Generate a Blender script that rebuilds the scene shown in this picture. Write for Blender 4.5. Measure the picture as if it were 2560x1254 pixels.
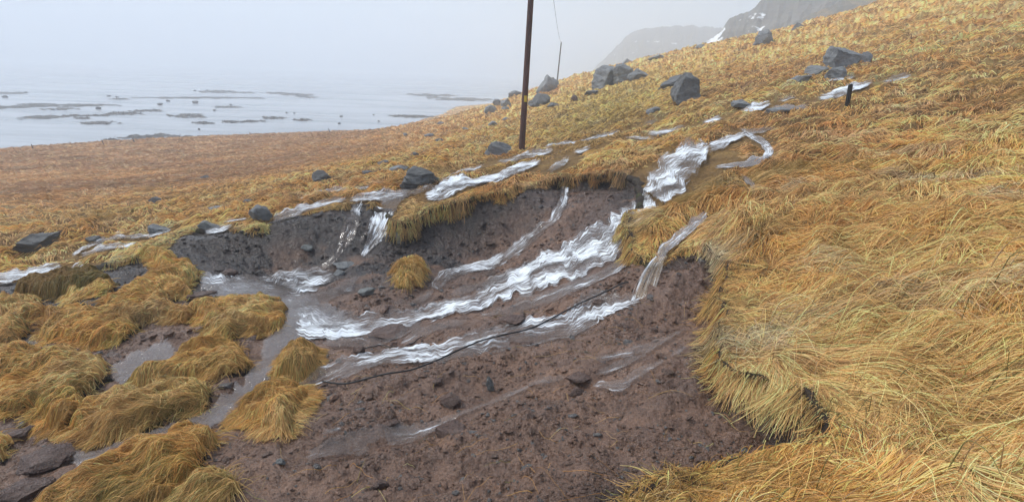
import bpy, math, random
import numpy as np
from mathutils import Matrix, Vector

# ------------------------------------------------------------------ camera, world, sun, exposure
F = 1300.0; CU, CV = 1280.0, 627.0
PITCH = math.radians(18.8); ROLL = math.radians(2.0)
scene = bpy.context.scene
for o in list(bpy.data.objects): bpy.data.objects.remove(o)
col = bpy.data.collections.new("place"); scene.collection.children.link(col)

right0 = np.array([1.0, 0, 0]); up0 = np.array([0, math.sin(PITCH), math.cos(PITCH)])
FWD = np.array([0, math.cos(PITCH), -math.sin(PITCH)])
RIGHT = right0*math.cos(ROLL) + up0*math.sin(ROLL)
UP = -right0*math.sin(ROLL) + up0*math.cos(ROLL)
cam_d = bpy.data.cameras.new("camera"); cam = bpy.data.objects.new("camera", cam_d)
scene.collection.objects.link(cam)
cam.matrix_world = Matrix(((RIGHT[0], UP[0], -FWD[0], 0), (RIGHT[1], UP[1], -FWD[1], 0), (RIGHT[2], UP[2], -FWD[2], 0), (0, 0, 0, 1)))
cam_d.sensor_width = 36.0; cam_d.lens = 36.0*F/2560.0
cam_d.clip_start = 0.05; cam_d.clip_end = 6000.0
scene.camera = cam

world = bpy.data.worlds.new("World"); scene.world = world; world.use_nodes = True
wn = world.node_tree; wn.nodes.clear()
wo = wn.nodes.new("ShaderNodeOutputWorld"); bg = wn.nodes.new("ShaderNodeBackground")
sky = wn.nodes.new("ShaderNodeTexSky"); sky.sky_type = 'NISHITA'; sky.sun_disc = False
SUN_EL, SUN_AZ = math.radians(52), math.radians(-75)     # from over the sea, on the left
sky.sun_elevation = SUN_EL; sky.sun_rotation = SUN_AZ
sky.air_density = 1.0; sky.dust_density = 3.0; sky.ozone_density = 1.0
hs = wn.nodes.new("ShaderNodeHueSaturation"); hs.inputs['Saturation'].default_value = 0.80; hs.inputs['Value'].default_value = 1.0
wn.links.new(sky.outputs[0], hs.inputs['Color']); tint = wn.nodes.new("ShaderNodeMix"); tint.data_type = 'RGBA'; tint.blend_type = 'MULTIPLY'; tint.inputs[0].default_value = 1.0
tint.inputs[7].default_value = (0.90, 1.0, 1.03, 1.0)          # the pale cyan-blue cast of the overcast
wn.links.new(hs.outputs[0], tint.inputs[6]); wn.links.new(tint.outputs[2], bg.inputs['Color'])
bg.inputs['Strength'].default_value = 0.128
wn.links.new(bg.outputs[0], wo.inputs['Surface'])

sun_d = bpy.data.lights.new("sun", 'SUN'); sun = bpy.data.objects.new("sun", sun_d); scene.collection.objects.link(sun)
sun_d.energy = 1.5; sun_d.angle = math.radians(14); sun_d.color = (1.0, 0.98, 0.95)
sd = Vector((math.sin(SUN_AZ)*math.cos(SUN_EL), math.cos(SUN_AZ)*math.cos(SUN_EL), math.sin(SUN_EL)))
sun.rotation_euler = sd.to_track_quat('Z', 'Y').to_euler()

vs = scene.view_settings
vs.view_transform = 'Standard'; vs.look = 'None'; vs.gamma = 1.0; vs.use_curve_mapping = False
vs.exposure = 0.76
scene.render.engine = 'CYCLES'
cy = scene.cycles
cy.use_denoising = True; cy.denoiser = 'OPENIMAGEDENOISE'; cy.denoising_input_passes = 'RGB_ALBEDO_NORMAL'
cy.max_bounces = 8; cy.diffuse_bounces = 3; cy.glossy_bounces = 2; cy.transmission_bounces = 2
cy.volume_bounces = 4; cy.transparent_max_bounces = 12
cy.caustics_reflective = False; cy.caustics_refractive = False
scene.cycles_curves.shape = 'RIBBONS'; scene.cycles_curves.subdivisions = 2

# ------------------------------------------------------------------ helpers
def rays(u, v):
    u = np.asarray(u, float); v = np.asarray(v, float)
    d = ((u-CU)/F)[..., None]*RIGHT + (-(v-CV)/F)[..., None]*UP + FWD
    return d
def th_w(u, v):
    d = rays(u, v); rr = np.hypot(d[..., 0], d[..., 1])
    return np.arctan2(d[..., 0], d[..., 1]), d[..., 2]/rr, 1.0/rr   # azimuth, slope, depth per ground metre

_P = {}
def _perm(seed):
    if seed not in _P:
        r = np.random.RandomState(seed); p = r.permutation(256); g = r.rand(256)*2*np.pi
        _P[seed] = (np.concatenate([p, p]), np.cos(g), np.sin(g))
    return _P[seed]
def pn(x, y, seed=0):
    p, gx, gy = _perm(seed)
    xi = np.floor(x).astype(np.int64); yi = np.floor(y).astype(np.int64)
    xf = x-xi; yf = y-yi; X = xi & 255; Y = yi & 255
    s = xf*xf*xf*(xf*(xf*6-15)+10); t = yf*yf*yf*(yf*(yf*6-15)+10)
    def g(a, b, dx, dy):
        h = p[p[(X+a) & 255]+((Y+b) & 255)]
        return gx[h]*dx+gy[h]*dy
    a = g(0, 0, xf, yf); b = g(1, 0, xf-1, yf); c = g(0, 1, xf, yf-1); d = g(1, 1, xf-1, yf-1)
    return ((a+s*(b-a))+t*((c+s*(d-c))-(a+s*(b-a))))*1.5
def fbm(x, y, scale, octs=4, seed=0, gain=0.5):
    v = 0; a = 1.0; f = 1.0/scale
    for i in range(octs):
        v = v+a*pn(x*f+17.3*i, y*f-9.1*i, seed+i); a *= gain; f *= 2.03
    return v
def sstep(a, b, x):
    t = np.clip((x-a)/(b-a), 0, 1); return t*t*(3-2*t)

def tps_fit(P, val, lam=1e-3):
    n = len(P); d2 = ((P[:, None]-P[None])**2).sum(-1)
    K = np.where(d2 > 0, 0.5*d2*np.log(d2+1e-12), 0)+lam*np.eye(n)
    A = np.zeros((n+3, n+3)); A[:n, :n] = K; A[:n, n] = 1; A[:n, n+1:] = P; A[n, :n] = 1; A[n+1:, :n] = P.T
    b = np.zeros(n+3); b[:n] = val
    return P, np.linalg.solve(A, b)
def tps_eval(fit, Q):
    P, c = fit; n = len(P); out = np.empty(len(Q))
    for i in range(0, len(Q), 20000):
        q = Q[i:i+20000]; d2 = ((q[:, None]-P[None])**2).sum(-1)
        out[i:i+20000] = (0.5*d2*np.log(d2+1e-12))@c[:n]+c[n]+q@c[n+1:]
    return out

SEA = -10.9
# coarse grid in azimuth and log distance
CT = np.linspace(-1.85, 1.85, 280); CL = np.linspace(math.log(0.25), math.log(460), 420)
def surf(points, extra=()):
    pts = []; vals = []
    for u, v, r in points:
        t, w, _ = th_w(u, v); pts.append((float(t), math.log(r))); vals.append(float(w))
    for t, r, z in extra:
        pts.append((t, math.log(r))); vals.append(z/r)
    P = np.array(pts); V = np.array(vals)
    fit = tps_fit(P, V, 4e-4)
    tt, ll = np.meshgrid(CT, CL, indexing='ij')
    W = tps_eval(fit, np.stack([tt.ravel(), ll.ravel()], 1)).reshape(tt.shape)
    return W
def bil(W, TA, LA, t, l):
    i = np.clip(np.searchsorted(TA, t)-1, 0, len(TA)-2); j = np.clip(np.searchsorted(LA, l)-1, 0, len(LA)-2)
    a = np.clip((t-TA[i])/(TA[i+1]-TA[i]), 0, 1); b = np.clip((l-LA[j])/(LA[j+1]-LA[j]), 0, 1)
    return (W[i, j]*(1-a)+W[i+1, j]*a)*(1-b)+(W[i, j+1]*(1-a)+W[i+1, j+1]*a)*b
def cast(W, TA, LA, u, v, rmin=1.3):
    """first ground point met by the ray of each photograph pixel"""
    u = np.atleast_1d(np.asarray(u, float)); v = np.atleast_1d(np.asarray(v, float))
    t, w, dep = th_w(u, v)
    L = np.arange(math.log(rmin), math.log(430), 0.004)
    out = np.zeros((len(u), 3))
    for k in range(len(u)):
        prof = bil(W, TA, LA, np.full(len(L), t[k]), L)
        hit = np.nonzero(prof >= w[k])[0]
        if len(hit) == 0: j = int(np.argmax(prof-w[k])); l = L[j]
        else:
            j = hit[0]; l = L[j]
            if j > 0:
                a, b = prof[j-1]-w[k], prof[j]-w[k]; l = L[j-1]+(L[j]-L[j-1])*(-a)/(b-a+1e-12)
        r = math.exp(l); out[k] = (r*math.sin(t[k]), r*math.cos(t[k]), r*w[k] if len(hit) else r*prof[j])
    return out
def crom(pts, n):
    """smooth resample of a list of tuples (catmull-rom)"""
    P = np.array(pts, float); P = np.vstack([2*P[0]-P[1], P, 2*P[-1]-P[-2]])
    seg = len(P)-3; out = []
    for s in np.linspace(0, seg-1e-6, n):
        i = int(s); t = s-i; a, b, c, d = P[i], P[i+1], P[i+2], P[i+3]
        out.append(0.5*((2*b)+(-a+c)*t+(2*a-5*b+4*c-d)*t*t+(-a+3*b-3*c+d)*t**3))
    return np.array(out)
def poly_sd(poly, x, y):
    """signed distance to a closed polygon, positive inside"""
    n = len(poly); d = np.full(x.shape, 1e9); ins = np.zeros(x.shape, bool)
    for i in range(n):
        ax, ay = poly[i]; bx, by = poly[(i+1) % n]; ex, ey = bx-ax, by-ay
        t = np.clip(((x-ax)*ex+(y-ay)*ey)/(ex*ex+ey*ey+1e-12), 0, 1)
        d = np.minimum(d, (x-ax-t*ex)**2+(y-ay-t*ey)**2)
        c = ((ay > y) != (by > y)) & (x < (bx-ax)*(y-ay)/((by-ay) if by != ay else 1e-12)+ax)
        ins ^= c
    d = np.sqrt(d); return np.where(ins, d, -d)

def link(o, parent=None):
    col.objects.link(o)
    if parent is not None: o.parent = parent
    return o
def tag(o, label=None, cat=None, group=None, kind=None):
    if label: o['label'] = label
    if cat: o['category'] = cat
    if group: o['group'] = group
    if kind: o['kind'] = kind
    return o
def mesh_np(name, verts, faces, mats, smooth=True, attrs=None, parent=None, colors=None, uv=None):
    verts = np.asarray(verts, np.float32); faces = np.asarray(faces, np.int32)
    me = bpy.data.meshes.new(name); k = faces.shape[1]
    me.vertices.add(len(verts)); me.vertices.foreach_set('co', verts.ravel())
    me.loops.add(faces.size); me.loops.foreach_set('vertex_index', faces.ravel())
    me.polygons.add(len(faces)); me.polygons.foreach_set('loop_start', np.arange(0, faces.size, k, dtype=np.int32))
    me.update(calc_edges=True)
    me.polygons.foreach_set('use_smooth', np.full(len(faces), smooth))
    for m in (mats if isinstance(mats, (list, tuple)) else [mats]): me.materials.append(m)
    for an, av in (attrs or {}).items():
        a = me.attributes.new(an, 'FLOAT', 'POINT'); a.data.foreach_set('value', np.asarray(av, np.float32).ravel())
    if colors is not None:
        a = me.attributes.new('tone', 'FLOAT_COLOR', 'POINT')
        c = np.ones((len(verts), 4), np.float32); c[:, :3] = colors; a.data.foreach_set('color', c.ravel())
    if uv is not None:
        l = me.uv_layers.new(name='flow'); l.data.foreach_set('uv', np.asarray(uv, np.float32)[faces.ravel()].ravel())
    me.update()
    o = bpy.data.objects.new(name, me); return link(o, parent)
def grid_faces(a, b):
    i = np.arange(a*b).reshape(a, b)
    return np.stack([i[:-1, :-1].ravel(), i[1:, :-1].ravel(), i[1:, 1:].ravel(), i[:-1, 1:].ravel()], 1)
def empty(name, loc=(0, 0, 0)):
    o = bpy.data.objects.new(name, None); o.location = loc; o.empty_display_size = 0.2; return link(o)

# ------------------------------------------------------------------ materials
class NT:
    def __init__(s, name):
        s.m = bpy.data.materials.new(name); s.m.use_nodes = True; s.t = s.m.node_tree; s.t.nodes.clear()
        s.out = s.n('ShaderNodeOutputMaterial')
    def n(s, k, **kw):
        q = s.t.nodes.new(k)
        for a, b in kw.items(): setattr(q, a, b)
        return q
    def l(s, a, b): s.t.links.new(a, b)
    def setv(s, node, key, val):
        if hasattr(val, 'is_output') or isinstance(val, bpy.types.NodeSocket): s.l(val, node.inputs[key])
        else: node.inputs[key].default_value = val
    def noise(s, vec, scale, detail=4, rough=0.55, dist=0.0, dim='3D'):
        q = s.n('ShaderNodeTexNoise', noise_dimensions=dim); q.inputs['Scale'].default_value = scale
        q.inputs['Detail'].default_value = detail; q.inputs['Roughness'].default_value = rough; q.inputs['Distortion'].default_value = dist
        if vec is not None: s.l(vec, q.inputs['Vector'])
        return q.outputs['Fac']
    def vor(s, vec, scale, feature='F1', out='Distance'):
        q = s.n('ShaderNodeTexVoronoi', feature=feature); q.inputs['Scale'].default_value = scale
        if vec is not None: s.l(vec, q.inputs['Vector'])
        return q.outputs[out]
    def math(s, op, a, b=0.0, c=None):
        q = s.n('ShaderNodeMath', operation=op); s.setv(q, 0, a); s.setv(q, 1, b)
        if c is not None: s.setv(q, 2, c)
        return q.outputs[0]
    def rng(s, v, a, b, c=0.0, d=1.0, smooth=True):
        q = s.n('ShaderNodeMapRange'); q.interpolation_type = 'SMOOTHSTEP' if smooth else 'LINEAR'
        s.setv(q, 'Value', v); s.setv(q, 'From Min', a); s.setv(q, 'From Max', b); s.setv(q, 'To Min', c); s.setv(q, 'To Max', d)
        return q.outputs[0]
    def mix(s, f, a, b, blend='MIX'):
        q = s.n('ShaderNodeMix', data_type='RGBA', blend_type=blend)
        s.setv(q, 0, f); q.inputs[0].default_value = 0.5 if isinstance(f, bpy.types.NodeSocket) else f
        for i, x in ((6, a), (7, b)):
            if isinstance(x, bpy.types.NodeSocket): s.l(x, q.inputs[i])
            else: q.inputs[i].default_value = (*x, 1.0) if len(x) == 3 else x
        return q.outputs[2]
    def ramp(s, f, stops):
        q = s.n('ShaderNodeValToRGB'); s.l(f, q.inputs[0]); e = q.color_ramp.elements
        while len(e) > 1: e.remove(e[-1])
        e[0].position = stops[0][0]; e[0].color = (*stops[0][1], 1)
        for p, c in stops[1:]:
            x = e.new(p); x.color = (*c, 1)
        return q.outputs[0]
    def attr(s, name, out='Fac'):
        q = s.n('ShaderNodeAttribute', attribute_name=name); return q.outputs[out]
    def pos(s): return s.n('ShaderNodeNewGeometry').outputs['Position']
    def obj(s): return s.n('ShaderNodeTexCoord').outputs['Object']
    def bump(s, h, strength=0.5, dist=0.02, prev=None):
        q = s.n('ShaderNodeBump'); q.inputs['Strength'].default_value = strength; q.inputs['Distance'].default_value = dist
        s.l(h, q.inputs['Height'])
        if prev is not None: s.l(prev, q.inputs['Normal'])
        return q.outputs[0]
    def scalev(s, vec, sc, rot=(0, 0, 0)):
        q = s.n('ShaderNodeMapping'); q.inputs['Scale'].default_value = sc; q.inputs['Rotation'].default_value = rot
        s.l(vec, q.inputs['Vector']); return q.outputs[0]
    def bsdf(s, color, rough=0.6, normal=None, spec=0.5, **kw):
        q = s.n('ShaderNodeBsdfPrincipled'); s.setv(q, 'Base Color', color if isinstance(color, bpy.types.NodeSocket) else (*color, 1))
        s.setv(q, 'Roughness', rough); s.setv(q, 'Specular IOR Level', spec)
        if normal is not None: s.l(normal, q.inputs['Normal'])
        for k, v in kw.items(): s.setv(q, k.replace('_', ' '), v)
        return q
    def done(s, sh): s.l(sh.outputs[0] if hasattr(sh, 'outputs') else sh, s.out.inputs['Surface']); return s.m

def mat_thatch():
    m = NT('dry_turf'); p = m.pos()
    big = m.noise(p, 0.12, 4); mid = m.noise(p, 1.3, 5, 0.6); st = m.noise(m.scalev(p, (3, 9, 9)), 4, 4, 0.7)
    c1 = m.ramp(big, [(0.3, (0.17, 0.088, 0.040)), (0.5, (0.26, 0.145, 0.05)), (0.68, (0.34, 0.20, 0.075))])
    c2 = m.ramp(mid, [(0.28, (0.07, 0.045, 0.022)), (0.5, (0.25, 0.15, 0.055)), (0.72, (0.42, 0.27, 0.10))])
    c = m.mix(0.55, c1, c2); c = m.mix(m.rng(st, 0.35, 0.7, 0, 0.7), c, (0.09, 0.055, 0.025))
    far = m.attr('far')
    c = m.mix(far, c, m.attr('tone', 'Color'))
    v = m.noise(m.scalev(p, (1.2, 0.8, 1)), 2.2, 6, 0.7)
    nb = m.bump(v, 1.0, 0.35)
    return m.done(m.bsdf(c, 0.85, nb, 0.15))

def mat_mud(name='wet_mud', k=1.0):
    m = NT(name); p = m.pos()
    t = m.attr('tone', 'Color'); n1 = m.noise(p, 5, 6, 0.65); n2 = m.noise(p, 45, 5, 0.7)
    cr = m.vor(m.scalev(p, (1.0, 1.7, 1.4), (0, 0, 0.5)), 30, 'DISTANCE_TO_EDGE')
    c = m.mix(m.rng(n1, 0.3, 0.75, 0, 0.55), t, (0.065, 0.036, 0.027))
    c = m.mix(m.rng(n2, 0.45, 0.75, 0, 0.35), c, (0.20, 0.145, 0.115))
    rough = m.rng(m.noise(p, 6, 4, 0.6), 0.35, 0.65, 0.16, 0.55)
    b = m.bump(n2, 1.0, 0.022); b = m.bump(m.rng(cr, 0.0, 0.10), 0.55, 0.016, b); b = m.bump(m.noise(p, 14, 5, 0.6), 0.9, 0.05, b)
    return m.done(m.bsdf(c, rough, b, 0.55))

def mat_soil():
    m = NT('dark_peat'); p = m.pos(); n1 = m.noise(p, 14, 6, 0.7)
    c = m.ramp(n1, [(0.3, (0.012, 0.008, 0.006)), (0.55, (0.035, 0.022, 0.015)), (0.75, (0.075, 0.055, 0.030))])
    g = m.noise(p, 3, 3); c = m.mix(m.rng(g, 0.5, 0.68, 0, 0.55), c, (0.055, 0.062, 0.014))
    return m.done(m.bsdf(c, 0.75, m.bump(n1, 1.0, 0.05), 0.3))

def mat_rock(name, a, b, lichen=(0.3, 0.3, 0.27), amt=0.35, wet=0.45, strata=2.5):
    m = NT(name); p = m.obj()
    n1 = m.noise(p, 1.6, 6, 0.65); n2 = m.noise(m.scalev(p, (0.8, 1.2, strata), (0.25, 0.15, 0)), 5, 6, 0.75)
    c = m.mix(m.rng(n1, 0.32, 0.68), a, b); c = m.mix(m.rng(n2, 0.4, 0.7, 0, 0.6), c, tuple(x*0.62 for x in a))
    l = m.noise(m.scalev(p, (1, 1.4, 2.0), (0.4, 0.2, 0)), 3.0, 8, 0.85); c = m.mix(m.rng(l, 0.53, 0.66, 0, amt), c, lichen)
    bb = m.bump(n2, 0.8, 0.13); bb = m.bump(m.noise(p, 18, 5, 0.75), 0.9, 0.06, bb)
    return m.done(m.bsdf(c, m.rng(n1, 0.3, 0.7, wet-0.12, wet+0.2), bb, 0.5))

def mat_grass():
    m = NT('straw_grass'); c = m.attr('tone', 'Color')
    hi = m.n('ShaderNodeHairInfo'); k = m.rng(hi.outputs['Intercept'], 0.0, 1.0, 0.80, 1.20, False)
    q = m.n('ShaderNodeVectorMath', operation='SCALE'); m.l(c, q.inputs[0]); m.l(k, q.inputs['Scale'])
    b = m.bsdf(q.outputs[0], 0.5, None, 0.35)
    tr = m.n('ShaderNodeBsdfTranslucent'); m.l(q.outputs[0], tr.inputs[0])
    mx = m.n('ShaderNodeMixShader'); mx.inputs[0].default_value = 0.28; m.l(b.outputs[0], mx.inputs[1]); m.l(tr.outputs[0], mx.inputs[2])
    return m.done(mx)

def mat_water(name='running_water', muddy=(0.19, 0.15, 0.13), clear=0.34):
    m = NT(name); uv = m.n('ShaderNodeUVMap', uv_map='flow').outputs[0]
    fo = m.attr('foam'); ed = m.attr('edge'); p = m.pos()
    st = m.noise(m.scalev(uv, (1.8, 19.0, 1)), 1.0, 5, 0.66, 0.15)
    s2 = m.noise(m.scalev(uv, (8.0, 60.0, 1)), 1.0, 4, 0.62, 0.1)
    s3 = m.noise(p, 2.6, 3, 0.6)
    f = m.math('ADD', m.math('MULTIPLY', st, 0.62), m.math('MULTIPLY', s2, 0.38))
    f = m.math('ADD', f, m.math('MULTIPLY', m.math('SUBTRACT', s3, 0.5), 0.35))
    lo = m.math('SUBTRACT', 0.83, m.math('MULTIPLY', fo, 0.525))
    f = m.rng(f, lo, m.math('ADD', lo, 0.21))
    c = m.mix(f, muddy, (0.76, 0.80, 0.84))
    rough = m.rng(f, 0, 1, 0.08, 0.75)
    h = m.math('ADD', m.math('MULTIPLY', st, 0.5), m.math('MULTIPLY', s2, 0.35))
    b = m.bump(h, 0.7, 0.02)
    bs = m.bsdf(c, rough, b, 0.6)
    tr = m.n('ShaderNodeBsdfTransparent')
    e = m.math('ADD', ed, m.math('MULTIPLY', m.math('SUBTRACT', m.noise(m.scalev(uv, (3, 20, 1)), 1.0, 5, 0.7, 0.5), 0.5), 2.0))
    al = m.rng(e, 0.30, 0.50)
    al = m.math('MULTIPLY', al, m.math('ADD', clear, m.math('MULTIPLY', f, 1-clear)))
    mx = m.n('ShaderNodeMixShader'); m.l(al, mx.inputs[0]); m.l(tr.outputs[0], mx.inputs[1]); m.l(bs.outputs[0], mx.inputs[2])
    return m.done(mx)

def mat_sea():
    m = NT('sea_water'); p = m.pos()
    n = m.noise(m.scalev(p, (0.25, 0.8, 1), (0, 0, -0.15)), 0.5, 5, 0.6); n2 = m.noise(m.scalev(p, (0.05, 0.25, 1), (0, 0, -0.15)), 0.4, 5, 0.65)
    f = m.rng(n2, 0.38, 0.62)
    c = m.mix(f, (0.24, 0.26, 0.28), (0.40, 0.42, 0.445))
    return m.done(m.bsdf(c, 0.22, m.bump(n, 0.6, 0.25), 0.5))

def mat_plain(name, c, rough=0.6, var=0.3, sc=20, bump=0.3):
    m = NT(name); p = m.obj(); n = m.noise(m.scalev(p, (1, 1, 0.25)), sc, 5, 0.65)
    cc = m.mix(m.rng(n, 0.3, 0.7), tuple(x*(1-var) for x in c), tuple(min(x*(1+var), 1) for x in c))
    return m.done(m.bsdf(cc, rough, m.bump(n, bump, 0.01), 0.4))

def mat_mountain(name, a, b, snow=0.0, brown=None):
    m = NT(name); p = m.pos(); sp = m.n('ShaderNodeSeparateXYZ'); m.l(p, sp.inputs[0])
    st = m.noise(m.scalev(p, (0.02, 0.02, 0.22)), 1.0, 5, 0.6); n1 = m.noise(p, 0.05, 6, 0.7)
    c = m.mix(m.rng(st, 0.4, 0.6), a, b)
    if brown: c = m.mix(m.rng(m.noise(m.scalev(p, (0.2, 0.03, 0.02), (0, 0, 0.5)), 1.0, 5, 0.6), 0.42, 0.62), c, brown)
    if snow > 0:
        s = m.noise(m.scalev(p, (0.05, 0.05, 0.10)), 1.0, 4, 0.55)
        c = m.mix(m.rng(s, 1-snow, 1-snow+0.03), c, (0.80, 0.82, 0.85))
    return m.done(m.bsdf(c, 0.85, m.bump(n1, 1.0, 3.0), 0.2))

M_THATCH = mat_thatch(); M_MUD = mat_mud(); M_SOIL = mat_soil(); M_GRASS = mat_grass(); M_WATER = mat_water()
M_SILT = mat_water('silty_water', (0.24, 0.21, 0.20), 0.55); M_SEA = mat_sea()
M_ROCKD = mat_rock('dark_basalt', (0.19, 0.195, 0.20), (0.33, 0.335, 0.335), (0.36, 0.37, 0.36), 0.6, 0.40)
M_REEF = mat_plain('kelp_reef', (0.07, 0.07, 0.068), 0.9, 0.4, 0.6)
M_ROCKG = mat_rock('grey_basalt', (0.13, 0.13, 0.13), (0.20, 0.20, 0.195), (0.34, 0.34, 0.31), 0.45, 0.5, 5.0)
M_ROCKP = mat_rock('pale_stone', (0.22, 0.225, 0.215), (0.30, 0.305, 0.29), (0.38, 0.38, 0.35), 0.3, 0.4)
M_ROCKB = mat_rock('brown_mudstone', (0.13, 0.075, 0.057), (0.20, 0.125, 0.095), (0.17, 0.13, 0.11), 0.25, 0.35)

# ------------------------------------------------------------------ the two ground surfaces: turf slope G and eroded floor M
def zpt(u, r, z):
    t, _, _ = th_w(u, 400.0); return (float(t), r, z)
GP = [(2560,1254,2.3),(2560,1000,3.0),(2560,800,3.9),(2560,600,5.6),(2560,400,9),(2560,200,17),(2560,50,29),(2560,-70,46),(2560,-100,75),
      (2200,1254,2.1),(2200,1000,2.8),(2200,800,3.8),(2200,600,5.6),(2200,400,9.5),(2200,265,14.5),(2200,150,25),(2200,70,40),(2250,0,60),(2250,25,95),
      (1800,1254,2.0),(1800,1080,2.5),(1800,700,5.0),(1800,600,6.0),(1800,500,7.5),(1800,400,10.2),(1800,300,15.5),(1800,200,28),(1800,135,45),(1795,108,68),(1795,135,110),
      (2000,900,3.3),(2000,400,9.9),(2000,200,20),(2000,73,64),(2000,110,100),
      (1500,1254,1.85),(1450,900,3.2),(1500,500,8.7),(1500,420,11.2),(1500,380,13.8),(1500,300,22),(1500,240,36),(1480,182,85),(1480,215,140),
      (1300,480,9.8),(1304,378,18),(1300,300,34),(1300,262,52),(1300,236,85),(1300,260,140),
      (1200,500,9.4),(1000,560,9.0),(1000,500,10.0),(1000,440,13.5),(1000,400,18),(1000,350,38),
      (780,545,9.6),(600,570,10.0),(600,500,15.5),(600,420,33),
      (420,600,10.0),(200,665,10.2),(200,600,13.5),(200,500,25),(200,430,45),
      (0,700,10.8),(0,600,14.8),(0,500,26),(0,430,48),
      (1150,300,85),(1200,262,190),(1150,270,205),
      (-300,700,12),(-300,450,50),(-200,1254,4.2)]
GX = [zpt(0,86,-10.4),zpt(0,92,-11.4),zpt(300,89,-10.4),zpt(300,95,-11.4),zpt(600,92,-10.4),zpt(600,98,-11.4),zpt(850,97,-10.4),zpt(850,104,-11.4),
      zpt(1000,103,-10.5),zpt(1000,112,-11.3),zpt(0,300,-22),zpt(500,300,-22),zpt(900,300,-22),zpt(1060,123,-10.7),zpt(1060,200,-12.5),zpt(1240,236,-11.2),zpt(1240,400,-20),
      (-1.2,60,-9.5),(-1.2,100,-12),(-1.7,20,-6.5),(-1.7,3,-2.6),(1.3,3,-0.8),(1.3,20,3.0),(1.7,3,-0.7),(1.7,30,4.5),(1.3,100,20),(0.8,200,30),(0.4,250,15),(0,0.6,-1.68),(-1.2,0.6,-1.8),(1.2,0.6,-1.5),
      (0,0.3,-1.66),(1.7,0.3,-1.6),(-1.7,0.3,-1.72),(0.0,400,-14),(1.0,420,60),(-1.7,300,-25)]
MP = [(600,1254,2.6),(1000,1254,2.1),(1450,1254,1.9),(0,1254,3.9),(720,760,6.75),(560,700,8.1),(600,640,9.4),(600,605,9.6),(1000,800,5.6),(1000,650,8.4),
      (1000,600,9.05),(1000,578,9.15),(1560,580,7.35),(1500,508,9.3),(1500,492,9.7),(1400,530,9.3),(1400,505,9.8),(1580,520,8.6),(1570,495,9.3),(1300,700,6.3),(1300,560,9.3),(1300,510,9.6),(1200,610,9.0),(1200,535,9.45),
      (1580,750,5.0),(1640,700,5.1),(1700,850,3.95),(1850,1030,3.08),(1500,1100,2.5),(1300,900,3.8),(1000,1000,3.45),(700,1000,4.05),(700,870,5.2),
      (300,1000,5.05),(300,800,7.6),(0,1000,6.1),(0,800,9.0),(0,730,10.4),(200,760,8.3),(200,700,9.5),(400,640,9.6),(420,615,9.9),(780,640,9.2),(780,570,9.55),
      (1650,950,3.2),(1400,1000,3.1),(1750,740,5.0),(1780,690,5.35),(1620,600,6.6),(1850,900,3.62),(1100,1150,2.55),(1450,620,7.1),(-300,1254,5.0),(-300,800,10.5),
      (1800,1180,2.3),(2000,1100,3.0),(2100,900,3.7),(1900,700,5.35),(1900,500,7.4)]
MX = [(0,14,-3.6),(0,60,-8),(-0.8,60,-14),(0.8,30,-1),(0.8,80,0),(-1.7,8,-3.5),(0,0.5,-2.05),(-1.5,0.5,-2.2),(1.5,0.5,-1.8),(1.4,6,-1.6)]
WG = surf(GP, GX); WM = surf(MP, MX)
def Gz(x, y):
    r = np.hypot(x, y); return r*bil(WG, CT, CL, np.arctan2(x, y), np.log(r+1e-9))

RIM = [(-250,712),(0,704),(60,694),(180,672),(250,655),(330,643),(420,602),(470,588),(560,590),(640,588),(690,562),(780,548),(850,535),(900,524),(972,528),(985,560),
       (1010,568),(1060,546),(1140,522),(1260,502),(1330,480),(1400,462),(1450,458),(1520,452),(1580,455),(1604,475),(1600,515),(1574,540),(1570,590),(1592,640),
       (1645,655),(1695,625),(1768,618),(1805,645),(1830,690),(1812,745),(1800,800),(1805,865),(1848,925),(1905,965),(1960,1003),(2020,1052),(2035,1100),(1915,1142),
       (1840,1170),(1800,1205),(1680,1240),(1600,1262),(1560,1330),(1520,1500)]
rim_img = np.array(RIM, float); far_ = np.arange(len(RIM)) < 26; rim_img[far_, 1] -= 20*sstep(380, 520, rim_img[far_, 0])*(1-0.5*sstep(940, 970, rim_img[far_, 0])*(1-sstep(1010, 1060, rim_img[far_, 0])))
rim_g = cast(WG, CT, CL, rim_img[:, 0], rim_img[:, 1], 0.9)[:, :2]
rim_xy = np.vstack([rim_g, [(-0.2, 0.7), (-3.5, 0.5), (-14.0, 2.5), (-15.5, 6.0)]])

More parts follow.
